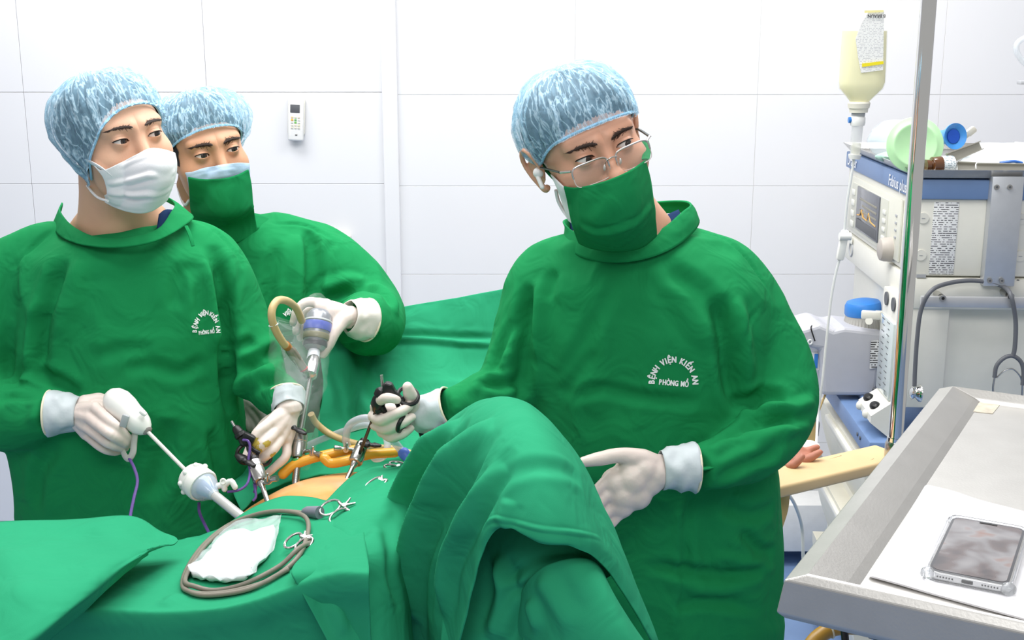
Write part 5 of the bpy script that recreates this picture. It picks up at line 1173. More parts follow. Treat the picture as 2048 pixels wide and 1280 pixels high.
# ================================================================ gloved hands
def hand(parent, label, wrist, palm, fingers, thumb, cuff, rim_r, mat=GLOVE, cmat=CUFF, fr=.0088, vox=.0016, cuff_r=None, name='glove', smooth=5, stains=()):
    """palm: extra (point, radius) blobs; fingers: index..little, each MCP,PIP,DIP,TIP photo points; cuff: centre line from hand to rim"""
    g = G(); w = V3(wrist)
    sizes = (1.0, 1.04, 1.0, .88)
    for k, fg in enumerate(fingers):
        pts = [V3(p) for p in fg]; s_ = sizes[k] * fr
        g.tube(pts, [s_ * 1.12, s_ * 1.04, s_ * .96, s_ * .82], 14, 6, round_end=True)
        m = pts[0]; g.tube([w * .85 + m * .15, (w + m) / 2, m], [.016, .0155, s_ * 1.2], 12, 4, round_end=True)
    mc = [V3(f[0]) for f in fingers]
    for k in range(3): g.tube([mc[k] * .9 + w * .1, mc[k + 1] * .9 + w * .1], fr * 1.2, 10, 2, round_end=True); g.tube([mc[k] * .55 + w * .45, mc[k + 1] * .55 + w * .45], .0145, 10, 2, round_end=True)
    tp_ = [V3(p) for p in thumb]; g.tube(tp_, [.0165, .0125, .0112, .0088][:len(tp_)], 14, 6, round_end=True); g.tube([w, tp_[0]], [.017, .0165], 12, 3, round_end=True)
    for p, r in palm: g.ell(p, r)
    c0 = V3(cuff[0]); g.tube([w, c0], [.02, .024], 14, 3, round_end=True)
    v, f = remesh(g, vox, smooth)
    n = vnormals(v, f); v = v + n * (.0004 * vnoise(v * 110, 3))[:, None]
    o = mk(name, v, f, mat, parent, True, False, 180); lab(o, label)
    if stains:
        bv = bvh_of(v, f); n = vnormals(v, f); fa = np.asarray(f); cen = v[fa].mean(1)
        for (sx, sy, sr) in stains:
            h = hit(bv, sx, sy)
            if h is None: continue
            dd = np.linalg.norm(cen - h, axis=1) + .003 * vnoise(cen * 260, 5); keep = fa[dd < sr]; ids, inv_ = np.unique(keep.ravel(), return_inverse=True)
            mk('iodine_stain', v[ids] + n[ids] * .0003, inv_.reshape(-1, 4), M('iodine_stain', (198, 172, 78), rough=.45, var=.2, scale=120), o, True, False, 180)
    if len(cuff) > 1:
        pts = [V3(p) for p in cuff]; cr = cuff_r or [.026, .029, rim_r]
        g = G(); g.tube(pts, cr, 30, 8, cap=False); cv = np.array(g.v); n_ = vnormals(cv, np.array(g.f)); cv = cv + n_ * (.0030 * ridged(cv * 48, 9) + .0020 * vnoise(cv * 90, 10))[:, None]
        c_ = mk('cuff', cv, g.f, cmat, o, True, True, 180); solid(c_, .0008)
        t = nrm(pts[-1] - pts[-2]); g = G(); g.torus(pts[-1], t, rim_r, .0018, 36, 8); g.obj('rolled_rim', CREAM, o)
    return o
F = lambda *a: a
# left person: right hand on the white handpiece, left hand on the black grasper
hand(pL, 'gloved hand gripping the white handpiece', (150, 826, 1.955), [((196, 826, 1.955), .021), ((182, 850, 1.95), .018)],
     [F((190, 815, 1.93), (224, 846, 1.895), (248, 868, 1.90), (259, 880, 1.915)), F((178, 835, 1.925), (218, 866, 1.885), (244, 882, 1.898), (256, 889, 1.918)), F((174, 854, 1.928), (214, 884, 1.895), (238, 894, 1.908), (250, 896, 1.926)), F((172, 870, 1.938), (206, 897, 1.912), (228, 903, 1.922), (242, 902, 1.938))],
     [(170, 808, 1.965), (205, 800, 1.975), (232, 815, 1.975), (252, 838, 1.968)], [(156, 828, 1.955), (125, 826, 1.953), (98, 826, 1.952)], .038, cuff_r=[.027, .034, .038])
hand(pL, 'gloved hand with yellow stains on the grasper rings', (578, 822, 1.985), [((556, 855, 1.965), .020)],
     [F((540, 846, 1.945), (518, 862, 1.925), (506, 882, 1.918), (500, 898, 1.925)), F((552, 862, 1.945), (530, 885, 1.918), (513, 900, 1.918), (503, 912, 1.93)), F((562, 876, 1.95), (545, 900, 1.925), (528, 915, 1.922), (515, 928, 1.93)), F((574, 888, 1.96), (572, 912, 1.945), (552, 932, 1.938), (534, 948, 1.938))],
     [(556, 838, 1.985), (530, 852, 1.995), (508, 885, 1.985), (494, 912, 1.965)], [(578, 818, 1.985), (574, 800, 2.0), (572, 786, 2.01)], .031, cuff_r=[.025, .029, .031], stains=[(506, 884, .010), (512, 902, .009), (534, 888, .006), (546, 910, .005)])
# yellow iodine stains, thin patches lying on the glove
# assistant: hand around the camera head, other hand in the shade
hand(pB, 'gloved hand wrapped around the camera head', (700, 632, 2.200), [((668, 628, 2.185), .022), ((650, 618, 2.190), .02), ((676, 645, 2.180), .018)],
     [F((640, 606, 2.200), (612, 605, 2.185), (594, 622, 2.175), (586, 646, 2.175)), F((645, 615, 2.215), (612, 622, 2.210), (596, 642, 2.200), (592, 664, 2.190)), F((652, 626, 2.225), (622, 638, 2.230), (604, 655, 2.220), (600, 676, 2.210)), F((660, 640, 2.225), (634, 652, 2.235), (616, 668, 2.230), (610, 686, 2.220))],
     [(682, 640, 2.175), (668, 664, 2.150), (656, 690, 2.138), (646, 708, 2.135)], [(696, 633, 2.200), (715, 637, 2.215), (734, 640, 2.230)], .041, cmat=M('latex_cuff_white', (228, 222, 214), rough=.45, bump=.35, bscale=70), cuff_r=[.028, .037, .041])
hand(pB, 'greyish gloved hand in the shade between the two gowns', (486, 792, 2.25), [((500, 808, 2.22), .02)],
     [F((505, 810, 2.20), (520, 822, 2.18), (528, 836, 2.17), (532, 848, 2.17)), F((500, 818, 2.20), (512, 834, 2.18), (520, 848, 2.17), (524, 858, 2.17)), F((494, 824, 2.20), (502, 842, 2.18), (508, 854, 2.17), (512, 862, 2.17)), F((488, 828, 2.20), (492, 842, 2.18), (496, 852, 2.17), (499, 858, 2.17))],
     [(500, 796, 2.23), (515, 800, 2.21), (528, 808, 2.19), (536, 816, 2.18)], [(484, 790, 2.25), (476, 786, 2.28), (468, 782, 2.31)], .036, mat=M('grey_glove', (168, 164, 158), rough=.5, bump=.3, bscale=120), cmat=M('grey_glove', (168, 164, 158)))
# right person: right hand in the grasper rings, left hand resting flat
hand(pR, 'gloved hand with thumb and ring finger through black grasper rings', (828, 834, 1.885), [((795, 838, 1.885), .020), ((808, 850, 1.88), .018), ((780, 846, 1.89), .016)],
     [F((752, 815, 1.885), (760, 801, 1.85), (778, 796, 1.828), (794, 800, 1.83)), F((748, 832, 1.885), (764, 840, 1.845), (796, 826, 1.822), (818, 813, 1.838)), F((752, 850, 1.885), (774, 858, 1.848), (804, 846, 1.824), (824, 834, 1.838)), F((764, 864, 1.885), (784, 876, 1.852), (806, 868, 1.832), (822, 857, 1.842))],
     [(824, 824, 1.875), (824, 802, 1.858), (819, 786, 1.845), (815, 774, 1.84)], [(834, 832, 1.885), (862, 826, 1.876), (898, 815, 1.868)], .034, cuff_r=[.027, .032, .034])
hand(pR, 'gloved hand resting flat behind the draped knee', (1330, 938, 1.745), [((1285, 938, 1.738), .028), ((1262, 955, 1.735), .031), ((1245, 985, 1.733), .030), ((1295, 960, 1.74), .026), ((1232, 965, 1.73), .024), ((1240, 1008, 1.73), .023), ((1270, 985, 1.736), .028), ((1312, 945, 1.742), .027)],
     [F((1222, 952, 1.725), (1190, 985, 1.715), (1172, 1010, 1.715), (1160, 1030, 1.715)), F((1222, 980, 1.72), (1192, 1015, 1.71), (1176, 1040, 1.71), (1166, 1058, 1.71)), F((1232, 1005, 1.722), (1205, 1035, 1.712), (1190, 1056, 1.712), (1182, 1070, 1.712)), F((1250, 1018, 1.728), (1228, 1042, 1.718), (1215, 1058, 1.716), (1208, 1068, 1.716))],
     [(1285, 918, 1.735), (1238, 911, 1.725), (1198, 918, 1.718), (1166, 924, 1.715)], [(1322, 938, 1.745), (1350, 936, 1.748), (1390, 936, 1.752)], .0375, cuff_r=[.029, .034, .0375], smooth=18)
# ================================================================ patient and drapes
pat = thing('person', 'patient lying under the green drapes with bare iodine stained abdomen', 'person', (-.26, 2.1, .72))
g = G(); AC = np.array((-.262, 1.86, .885)); AR = np.array((.25, .235, .168))
g.ell(AC, AR, None, 48, 30); g.tube([(-.25, 1.9, .86), (-.20, 2.2, .86), (-.17, 2.6, .88)], [.15, .135, .13], 24, 5, round_end=True); g.tube([(-.17, 2.75, .92), (-.17, 2.95, .95)], [.07, .065], 16, 3); g.ell((-.17, 3.05, .97), (.08, .115, .10))
sh = np.array((-.05, 2.55, .93)); hw = P(1560, 925, 2.26)
g.tube([sh, (.15, 2.48, .97), (.34, 2.40, .995), hw + np.array((-.03, .03, .012)), hw + np.array((.03, 0, .012))], [.055, .045, .04, .03, .026], 16, 6, round_end=True)
pc_ = P(1589, 923, 2.25)
g.ell(pc_ + np.array((.0, 0, .006)), (.04, .035, .018))
for (a, b_, c_) in (((1591, 910, 2.265), (1613, 902, 2.262), (1634, 894, 2.265)), ((1595, 925, 2.225), (1619, 916, 2.22), (1640, 904, 2.225)), ((1579, 934, 2.19), (1594, 924, 2.185), (1604, 913, 2.19)), ((1587, 905, 2.30), (1607, 897, 2.30), (1623, 891, 2.30))):
    g.tube([pc_ + np.array((-.01, 0, .006)), V3(a), V3(b_), V3(c_)], [.011, .0088, .0082, .0068], 12, 5, round_end=True)
v, f = remesh(g, .0032, 3)
# navel and small port wounds
d = np.linalg.norm(v - hit(bvh_of(v, f), 684, 968), axis=1); n = vnormals(v, f); v = v - n * (.012 * np.exp(-(d / .012) ** 2))[:, None]; v = v + n * (.0025 * vnoise(v * 14, 4))[:, None]
body = mk('body', v, f, IODINE, pat, True, False, 180)
nt = IODINE.node_tree
ramp_mat(IODINE, 5.5, [(.30, (206, 132, 66)), (.45, (218, 152, 86)), (.58, (226, 172, 116)), (.75, (222, 150, 110))], 4, .8)
# the hand is not stained: second skin tone by position on the arm
me = body.data; me.materials.append(M('patient_hand_skin', (182, 118, 96), rough=.5, var=.08, sss=.1)); org = world_origin(body)
me.polygons.foreach_set('material_index', [1 if (p.center.x + org[0]) > .25 else 0 for p in me.polygons])
g = G(); g.tube([hw + np.array((-.05, .03, .012)), hw + np.array((.026, -.012, .010))], [.036, .034], 24, 4); o = g.obj('wrist_gauze', M('gauze', (238, 236, 230), rough=.9, bump=.4, bscale=120), pat); lab(o, 'white gauze bandage on the wrist')
g = G(); c_ = P(1618, 893, 2.28); g.ell(c_, (.022, .018, .012)); tag(g.obj('gauze_swab', M('gauze', (238, 236, 230))), 'small white swab above the patient fingers on the arm board', 'swab')
tb = thing('operating_table', 'padded operating table hidden beneath the green drapes', 'table', (-.26, 2.3, 0))
g = G(); g.box((-.185, 2.42, .70), (.34, 1.45, .06), None, .02, 3); g.obj('mattress', BLACK, tb)
g = G(); g.box((-.185, 2.5, .40), (.24, .4, .58), None, .02); g.obj('column', STEEL, tb)
g = G(); g.box((-.185, 2.5, .05), (.32, .9, .1), None, .03); g.obj('base', STEEL, tb)

def down(row, dz, dy=0.0): return [V3(p) + np.array((0, dy, -dz)) for p in row]
def drape(label, ctrl, nu=10, nv=10, noise=.003, seed=0, creases=(), th=.0022, name='surgical_drape', smooth=2):
    v, f, hw = patch(ctrl, nu, nv); n = vnormals(v, f)
    v = v + n * (noise * vnoise(v * 11, seed) + noise * .5 * ridged(v * 22, seed + 1))[:, None]
    if creases: v = laplace(crease(v, f, creases), f, smooth, .5)
    o = mk(name, v, f, DRAPE, None, True, False, 180); solid(o, th, 0); tag(o, label, 'drape', 'green cotton surgical drapes'); return o, v, f
# far sheet behind the abdomen and the raised screen
drape('dark fold of drape lying on the far side of the bare abdomen', [[(480, 1018, 1.90), (515, 990, 1.94), (562, 972, 1.97), (640, 952, 1.99), (720, 946, 2.0), (800, 940, 1.99), (870, 915, 1.98)],
   [(465, 985, 1.98), (510, 968, 2.0), (565, 945, 2.05), (640, 918, 2.09), (720, 908, 2.1), (800, 902, 2.08), (890, 885, 2.06)],
   [(470, 950, 2.1), (520, 930, 2.12), (580, 910, 2.16), (640, 890, 2.18), (720, 880, 2.18), (800, 872, 2.17), (900, 860, 2.15)],
   [(480, 900, 2.2), (530, 890, 2.22), (590, 870, 2.25), (650, 860, 2.26), (730, 850, 2.26), (810, 840, 2.25), (920, 830, 2.22)]], 8, 8, .006, 3, [([(500, 985), (570, 945), (650, 915)], .012, .006), ([(760, 920), (800, 905), (840, 912), (880, 895)], .012, .010), ([(770, 935), (820, 920), (850, 925)], .010, -.010)])
drape('raised green screen drape hanging behind the table', [[(640, 655, 2.46), (720, 632, 2.52), (800, 614, 2.54), (900, 597, 2.52), (1000, 578, 2.48), (1120, 560, 2.45), (1200, 550, 2.42)],
   [(640, 690, 2.43), (720, 662, 2.49), (800, 648, 2.51), (900, 640, 2.49), (1000, 632, 2.45), (1120, 620, 2.42), (1200, 610, 2.40)],
   [(640, 720, 2.40), (720, 695, 2.455), (800, 684, 2.475), (900, 687, 2.46), (1000, 692, 2.42), (1120, 690, 2.40), (1200, 690, 2.38)],
   [(645, 770, 2.34), (720, 740, 2.40), (800, 725, 2.43), (900, 725, 2.42), (1000, 730, 2.39), (1120, 730, 2.37), (1200, 730, 2.36)],
   [(640, 820, 2.28), (720, 800, 2.31), (800, 780, 2.35), (900, 775, 2.36), (1000, 775, 2.34), (1120, 775, 2.33), (1200, 775, 2.32)],
   [(620, 880, 2.22), (720, 860, 2.22), (800, 845, 2.24), (900, 835, 2.26), (1000, 830, 2.26), (1120, 830, 2.26), (1200, 830, 2.26)]], 18, 18, .004, 8,
   [([(760, 678), (840, 680), (920, 686), (1000, 688)], .007, -.010), ([(770, 668), (850, 670), (1000, 678)], .008, .006), ([(690, 700), (720, 760), (740, 850)], .022, -.020), ([(670, 720), (690, 790), (680, 860)], .018, .014), ([(730, 770), (760, 800), (820, 830)], .016, .012), ([(700, 800), (760, 850)], .014, -.010), ([(880, 740), (940, 745), (1000, 735)], .03, .006), ([(800, 790), (880, 775), (960, 780)], .012, .006)])
# near sheet over the pelvis
dP, vP, fP = drape('broad green drape over the pelvis carrying the coiled cable and gauze pack', [
   [(120, 1100, 1.78), (230, 1092, 1.78), (330, 1086, 1.77), (430, 1062, 1.765), (492, 1024, 1.78), (560, 993, 1.80), (620, 994, 1.80), (662, 1002, 1.79), (720, 1000, 1.78)],
   [(100, 1120, 1.68), (220, 1115, 1.68), (320, 1108, 1.68), (420, 1090, 1.68), (495, 1055, 1.69), (560, 1028, 1.70), (620, 1022, 1.70), (668, 1024, 1.69), (725, 1030, 1.67)],
   [(90, 1150, 1.58), (215, 1145, 1.58), (320, 1140, 1.58), (420, 1128, 1.58), (500, 1102, 1.59), (565, 1075, 1.60), (622, 1062, 1.60), (672, 1060, 1.59), (730, 1065, 1.57)],
   [(85, 1185, 1.49), (215, 1183, 1.49), (320, 1180, 1.49), (420, 1172, 1.49), (500, 1150, 1.50), (565, 1125, 1.51), (625, 1105, 1.51), (675, 1100, 1.50), (735, 1100, 1.48)],
   [(85, 1210, 1.43), (215, 1212, 1.43), (320, 1216, 1.425), (420, 1212, 1.425), (500, 1195, 1.43), (565, 1170, 1.44), (625, 1145, 1.44), (680, 1135, 1.43), (740, 1135, 1.42)],
   [(85, 1235, 1.415), (215, 1240, 1.412), (320, 1244, 1.408), (420, 1238, 1.41), (500, 1222, 1.412), (565, 1200, 1.42), (625, 1180, 1.42), (680, 1170, 1.415), (740, 1170, 1.405)],
   down([(85, 1235, 1.44), (215, 1240, 1.435), (320, 1244, 1.43), (420, 1238, 1.435), (500, 1222, 1.44), (565, 1200, 1.45), (625, 1180, 1.45), (680, 1170, 1.44), (740, 1170, 1.43)], .10),
   down([(85, 1235, 1.45), (215, 1240, 1.43), (320, 1244, 1.45), (420, 1238, 1.43), (500, 1222, 1.45), (565, 1200, 1.44), (625, 1180, 1.45), (680, 1170, 1.43), (740, 1170, 1.44)], .5)],
   9, 9, .002, 12, [([(300, 1210), (340, 1185), (360, 1150)], .010, .005), ([(330, 1215), (355, 1190)], .010, -.006), ([(380, 1082), (398, 1072), (406, 1078)], .006, .010)])
bvP = bvh_of(vP, fP)
drape('smooth green drape over the left leg with a loose lifted edge', [
   [(-150, 1052, 1.62), (0, 1046, 1.63), (130, 1036, 1.64), (255, 1033, 1.65), (318, 1060, 1.64), (350, 1070, 1.63), (358, 1078, 1.62)],
   [(-150, 1085, 1.50), (0, 1080, 1.51), (130, 1075, 1.53), (240, 1070, 1.55), (300, 1078, 1.58), (335, 1082, 1.595), (350, 1086, 1.60)],
   [(-150, 1150, 1.38), (0, 1140, 1.39), (115, 1130, 1.41), (210, 1115, 1.45), (275, 1098, 1.51), (315, 1092, 1.55), (336, 1092, 1.58)],
   [(-150, 1250, 1.28), (0, 1220, 1.29), (95, 1195, 1.315), (180, 1162, 1.37), (250, 1122, 1.46), (295, 1102, 1.52), (318, 1098, 1.56)],
   [(-170, 1350, 1.22), (-30, 1310, 1.23), (70, 1262, 1.26), (160, 1200, 1.33), (235, 1142, 1.43), (285, 1110, 1.50), (302, 1104, 1.54)],
   [(-180, 1400, 1.21), (-30, 1345, 1.22), (55, 1292, 1.25), (150, 1218, 1.325), (228, 1154, 1.43), (280, 1117, 1.50), (298, 1108, 1.545)],
   [(-150, 1420, 1.25), (-10, 1360, 1.26), (75, 1300, 1.30), (165, 1222, 1.365), (238, 1158, 1.46), (286, 1120, 1.525), (300, 1110, 1.56)]], 9, 9, .0035, 15, [([(20, 1100), (40, 1160), (30, 1230)], .03, -.008), ([(140, 1060), (200, 1100), (250, 1120)], .02, .005)])
# sheet clipped along the right of the wound, hanging down in front
drape('green drape clipped beside the wound with a straight hanging edge', [
   [(652, 1000, 1.785), (676, 975, 1.83), (705, 952, 1.88), (745, 934, 1.92), (800, 925, 1.95), (850, 905, 1.96)],
   [(645, 1030, 1.72), (680, 1000, 1.75), (715, 972, 1.78), (755, 950, 1.81), (800, 935, 1.85), (845, 905, 1.88)],
   [(636, 1060, 1.64), (680, 1030, 1.655), (722, 1005, 1.68), (762, 985, 1.71), (798, 968, 1.75), (838, 925, 1.80)],
   [(612, 1100, 1.53), (668, 1080, 1.55), (715, 1060, 1.575), (757, 1045, 1.60), (790, 1030, 1.65), (826, 985, 1.72)],
   [(582, 1138, 1.435), (655, 1130, 1.455), (710, 1115, 1.48), (755, 1105, 1.51), (795, 1095, 1.56), (820, 1060, 1.64)],
   [(600, 1180, 1.42), (665, 1180, 1.44), (718, 1170, 1.46), (762, 1165, 1.49), (800, 1160, 1.54), (820, 1140, 1.60)],
   [(632, 1240, 1.415), (688, 1240, 1.43), (735, 1235, 1.45), (775, 1230, 1.475), (808, 1230, 1.52), (822, 1215, 1.57)],
   [(668, 1310, 1.41), (715, 1310, 1.425), (755, 1310, 1.44), (792, 1310, 1.465), (818, 1310, 1.50), (828, 1300, 1.55)],
   [(720, 1420, 1.41), (755, 1420, 1.425), (785, 1420, 1.44), (815, 1420, 1.465), (835, 1420, 1.50), (845, 1400, 1.55)]], 16, 12, .002, 21,
   [([(655, 1090), (665, 1180), (690, 1270)], .010, -.008), ([(640, 1065), (700, 1080), (760, 1040)], .010, .005), ([(690, 1005), (740, 980), (790, 950)], .006, .008), ([(765, 1030), (780, 1120), (800, 1220)], .012, .008)])
# tent over the raised knee
drape('tall green drape tented over the raised right knee', [
   [(800, 930, 1.90), (850, 880, 1.86), (895, 845, 1.80), (945, 815, 1.74), (1000, 800, 1.70), (1045, 808, 1.68), (1075, 830, 1.68), (1095, 850, 1.70), (1105, 868, 1.74), (1100, 880, 1.80)],
   [(795, 945, 1.87), (845, 890, 1.80), (890, 850, 1.72), (940, 812, 1.64), (1000, 795, 1.58), (1050, 805, 1.56), (1085, 832, 1.57), (1112, 860, 1.60), (1128, 885, 1.66), (1125, 900, 1.75)],
   [(785, 980, 1.82), (835, 925, 1.74), (880, 885, 1.65), (932, 845, 1.555), (995, 825, 1.49), (1055, 828, 1.465), (1100, 850, 1.475), (1135, 885, 1.52), (1158, 918, 1.59), (1155, 935, 1.70)],
   [(778, 1030, 1.77), (828, 985, 1.69), (872, 945, 1.59), (925, 905, 1.495), (990, 880, 1.42), (1058, 880, 1.39), (1112, 895, 1.40), (1155, 925, 1.45), (1185, 965, 1.53), (1182, 985, 1.67)],
   [(775, 1090, 1.73), (822, 1050, 1.65), (866, 1015, 1.55), (920, 975, 1.455), (985, 945, 1.38), (1062, 940, 1.345), (1125, 950, 1.355), (1172, 975, 1.405), (1210, 1020, 1.495), (1205, 1045, 1.65)],
   [(760, 1160, 1.68), (820, 1125, 1.62), (862, 1090, 1.52), (918, 1050, 1.43), (985, 1005, 1.355), (1070, 1005, 1.315), (1138, 1015, 1.325), (1190, 1035, 1.375), (1235, 1075, 1.47), (1230, 1110, 1.64)],
   [(758, 1230, 1.65), (826, 1200, 1.60), (866, 1175, 1.50), (925, 1110, 1.415), (985, 1035, 1.345), (1078, 1050, 1.30), (1148, 1058, 1.31), (1200, 1068, 1.36), (1262, 1145, 1.455), (1260, 1180, 1.63)],
   [(765, 1310, 1.62), (840, 1300, 1.58), (880, 1290, 1.49), (935, 1180, 1.40), (982, 1056, 1.342), (1082, 1078, 1.295), (1150, 1085, 1.305), (1212, 1100, 1.355), (1290, 1220, 1.45), (1292, 1260, 1.62)],
   [(775, 1420, 1.60), (855, 1420, 1.57), (900, 1390, 1.48), (918, 1290, 1.395), (985, 1066, 1.345), (1084, 1086, 1.298), (1152, 1096, 1.308), (1222, 1150, 1.355), (1330, 1330, 1.45), (1340, 1350, 1.61)]], 22, 20, .002, 27,
   [([(918, 846), (868, 915), (822, 995), (800, 1080), (795, 1200)], .015, -.036), ([(940, 842), (895, 912), (852, 1000), (826, 1090), (818, 1190)], .011, .016), ([(985, 848), (920, 935), (868, 1035), (842, 1130), (836, 1240)], .017, -.040), ([(1000, 862), (948, 945), (895, 1045), (868, 1150), (862, 1240)], .011, .014), ([(1005, 930), (950, 1020), (905, 1110), (890, 1230)], .013, -.020), ([(1030, 900), (985, 980), (948, 1060)], .014, .008),
    ([(962, 1075), (990, 1038), (1082, 1058), (1150, 1066), (1200, 1078)], .0025, -.002), ([(1020, 1000), (1010, 1030), (1000, 1050)], .010, -.006), ([(985, 985), (1030, 945), (1100, 935), (1160, 960)], .010, .006)], smooth=3)
drape('inner green drape in shade beneath the hem at the knee', [
   [(890, 1060, 1.49), (985, 1030, 1.45), (1050, 1035, 1.43), (1120, 1045, 1.42), (1190, 1060, 1.43), (1240, 1080, 1.47)],
   [(890, 1160, 1.47), (985, 1130, 1.43), (1040, 1120, 1.40), (1100, 1110, 1.385), (1165, 1115, 1.38), (1225, 1150, 1.42)],
   [(885, 1230, 1.47), (975, 1200, 1.43), (1020, 1190, 1.41), (1060, 1170, 1.39), (1110, 1150, 1.375), (1170, 1160, 1.37)],
   [(880, 1310, 1.46), (965, 1300, 1.42), (1005, 1300, 1.41), (1035, 1290, 1.40), (1060, 1230, 1.38), (1100, 1190, 1.37)],
   [(880, 1420, 1.46), (965, 1420, 1.42), (1000, 1420, 1.41), (1025, 1420, 1.40), (1040, 1320, 1.39), (1060, 1250, 1.38)]], 18, 18, .002, 31, [([(1000, 1110), (1010, 1180), (985, 1280)], .012, -.014), ([(1020, 1110), (1015, 1140), (1030, 1150), (1120, 1110), (1180, 1105)], .007, .008), ([(1030, 1165), (1085, 1130), (1160, 1118)], .008, -.010), ([(1040, 1180), (1020, 1240), (1010, 1280)], .008, -.008)])
# draped shin running out at the bottom
drape('rounded green draped lower leg at the bottom right of the knee', [
   [(1040, 1210, 1.42), (1050, 1170, 1.385), (1085, 1135, 1.355), (1130, 1118, 1.34), (1175, 1118, 1.345), (1205, 1140, 1.37), (1215, 1180, 1.42)],
   [(1035, 1260, 1.41), (1055, 1215, 1.37), (1100, 1175, 1.335), (1150, 1155, 1.32), (1195, 1155, 1.325), (1225, 1180, 1.355), (1240, 1225, 1.41)],
   [(1045, 1330, 1.40), (1070, 1280, 1.355), (1120, 1235, 1.315), (1175, 1210, 1.30), (1225, 1210, 1.305), (1262, 1240, 1.34), (1280, 1290, 1.40)],
   [(1060, 1420, 1.39), (1090, 1370, 1.34), (1150, 1320, 1.295), (1210, 1290, 1.28), (1268, 1290, 1.285), (1310, 1320, 1.325), (1330, 1370, 1.39)],
   [(1080, 1520, 1.38), (1115, 1470, 1.33), (1180, 1420, 1.28), (1245, 1390, 1.265), (1310, 1390, 1.27), (1358, 1420, 1.315), (1380, 1470, 1.38)]], 9, 9, .0025, 35, [([(1080, 1150), (1110, 1200), (1150, 1260)], .014, -.008), ([(1060, 1200), (1080, 1260)], .012, -.010)])

# ---------------- things lying on the pelvis drape
def onP(px, py, off=.004):
    h = hit(bvP, px, py)
    if h is None: h = P(px, py, 1.45)
    return h + np.array((0, -.0, off))
CABLE = M('grey_cable', (126, 120, 108), rough=.45)
cb = thing('coiled_cable', 'grey cable coiled in two loops around the gauze pack', 'cable', tuple(onP(470, 1120)))
loop = [(614, 1034), (560, 1030), (500, 1040), (450, 1062), (405, 1100), (375, 1145), (366, 1180), (385, 1193), (425, 1196), (480, 1188), (540, 1168), (590, 1130), (612, 1090), (617, 1060), (600, 1042), (555, 1036), (505, 1045), (455, 1068), (412, 1105), (382, 1148), (371, 1178), (390, 1188), (430, 1189), (490, 1176), (560, 1140), (610, 1105), (640, 1080)]
pts = [onP(a, b, .006 + (.005 if 12 < i < 22 else 0)) for i, (a, b) in enumerate(loop)]
g = G(); g.tube(pts[:-2] + [onP(600, 1112, .012), P(640, 1078, 1.585)], .0034, 10, 6); g.obj('cable', CABLE, cb)
g = G(); g.tube([onP(378, 1150, .006), onP(368, 1175, .006), onP(380, 1192, .006), onP(420, 1199, .006), onP(500, 1186, .006), onP(578, 1146, .006)], .0034, 10, 6); g.obj('cable_end', CABLE, cb)
g = G(); g.lathe([(0, .005), (.2, .008), (.9, .0095), (1, .0095)], onP(608, 1033, .008), onP(640, 1038, .010), 18); lab(g.obj('connector', M('connector_grey', (120, 122, 134), rough=.5), cb), 'slate grey connector')
# gauze pack in a clear bag
def pad(rows, name, mat, parent, off, th, noise, seed):
    v, f, _ = patch([[onP(a, b, off) for a, b in r] for r in rows], 8, 8); n = vnormals(v, f); v[:, 2] += np.abs(noise * (vnoise(v * 45, seed) + .7 * ridged(v * 28, seed + 1))); o = mk(name, v, f, mat, parent, True, False, 180); solid(o, th, 0); return o
gz = thing('gauze_pack', 'white gauze pad in a clear plastic bag inside the cable coil', 'gauze', tuple(onP(470, 1120)))
pad([[(442, 1092), (462, 1080), (484, 1072), (505, 1078), (528, 1070), (550, 1067)], [(430, 1105), (455, 1098), (482, 1094), (508, 1094), (530, 1090), (549, 1086)], [(418, 1122), (448, 1118), (478, 1115), (506, 1112), (528, 1108), (540, 1108)], [(400, 1138), (436, 1138), (470, 1136), (500, 1132), (518, 1128), (528, 1128)], [(378, 1148), (415, 1158), (455, 1158), (488, 1152), (506, 1146), (514, 1142)], [(386, 1162), (412, 1168), (446, 1172), (470, 1170), (490, 1166), (498, 1158)]], 'gauze_pad', M('gauze_white', (248, 248, 250), rough=.9, var=.01), gz, .008, .008, .004, 5)
pad([[(440, 1090), (465, 1074), (490, 1064), (515, 1066), (540, 1058), (564, 1053)], [(428, 1105), (455, 1094), (482, 1086), (510, 1086), (536, 1082), (560, 1078)], [(414, 1122), (448, 1114), (478, 1108), (508, 1106), (534, 1104), (554, 1106)], [(396, 1140), (436, 1136), (470, 1132), (500, 1128), (524, 1126), (546, 1128)], [(378, 1160), (412, 1164), (450, 1164), (482, 1158), (506, 1150), (520, 1150)], [(384, 1172), (412, 1182), (446, 1186), (474, 1182), (498, 1176), (514, 1168)]], 'plastic_bag', M('bag_clear', (236, 244, 246), rough=.1, alpha=.28, var=.02, spec=.9), gz, .017, .0005, .006, 9)
# towel clamps
def clamp(label, ring_c, tip, ry=.011, tilt=0.3):
    c, t = V3(ring_c), V3(tip); d = nrm(t - c); nrm_ = nrm(np.array((.1, -.5, .85)) - d * np.dot((.1, -.5, .85), d)); s_ = np.cross(d, nrm_)
    o = thing('towel_clamp', label, 'clamp', tuple(c))
    for k, sg in enumerate((-1, 1)):
        cc = c + s_ * sg * ry * 1.1; pts = []
        for i in range(25):
            a = 2 * math.pi * i / 24; pts.append(cc + d * .017 * math.cos(a) + s_ * ry * math.sin(a) + nrm_ * .002 * sg)
        g = G(); g.tube(pts, .0019, 8, 1, False); r_ = g.obj('finger_ring', STEEL, o)
        g = G(); g.tube([cc + d * .016 + nrm_ * .002 * sg, (c + t) / 2 + s_ * sg * .002, t + s_ * -sg * .006], [.0024, .003, .0014], 8, 4); g.obj('jaw', STEEL, o)
    g = G(); m = (c + t) / 2; g.tube([m - nrm_ * .004, m + nrm_ * .004], .0032, 12, 1); g.obj('pivot', STEEL, o)
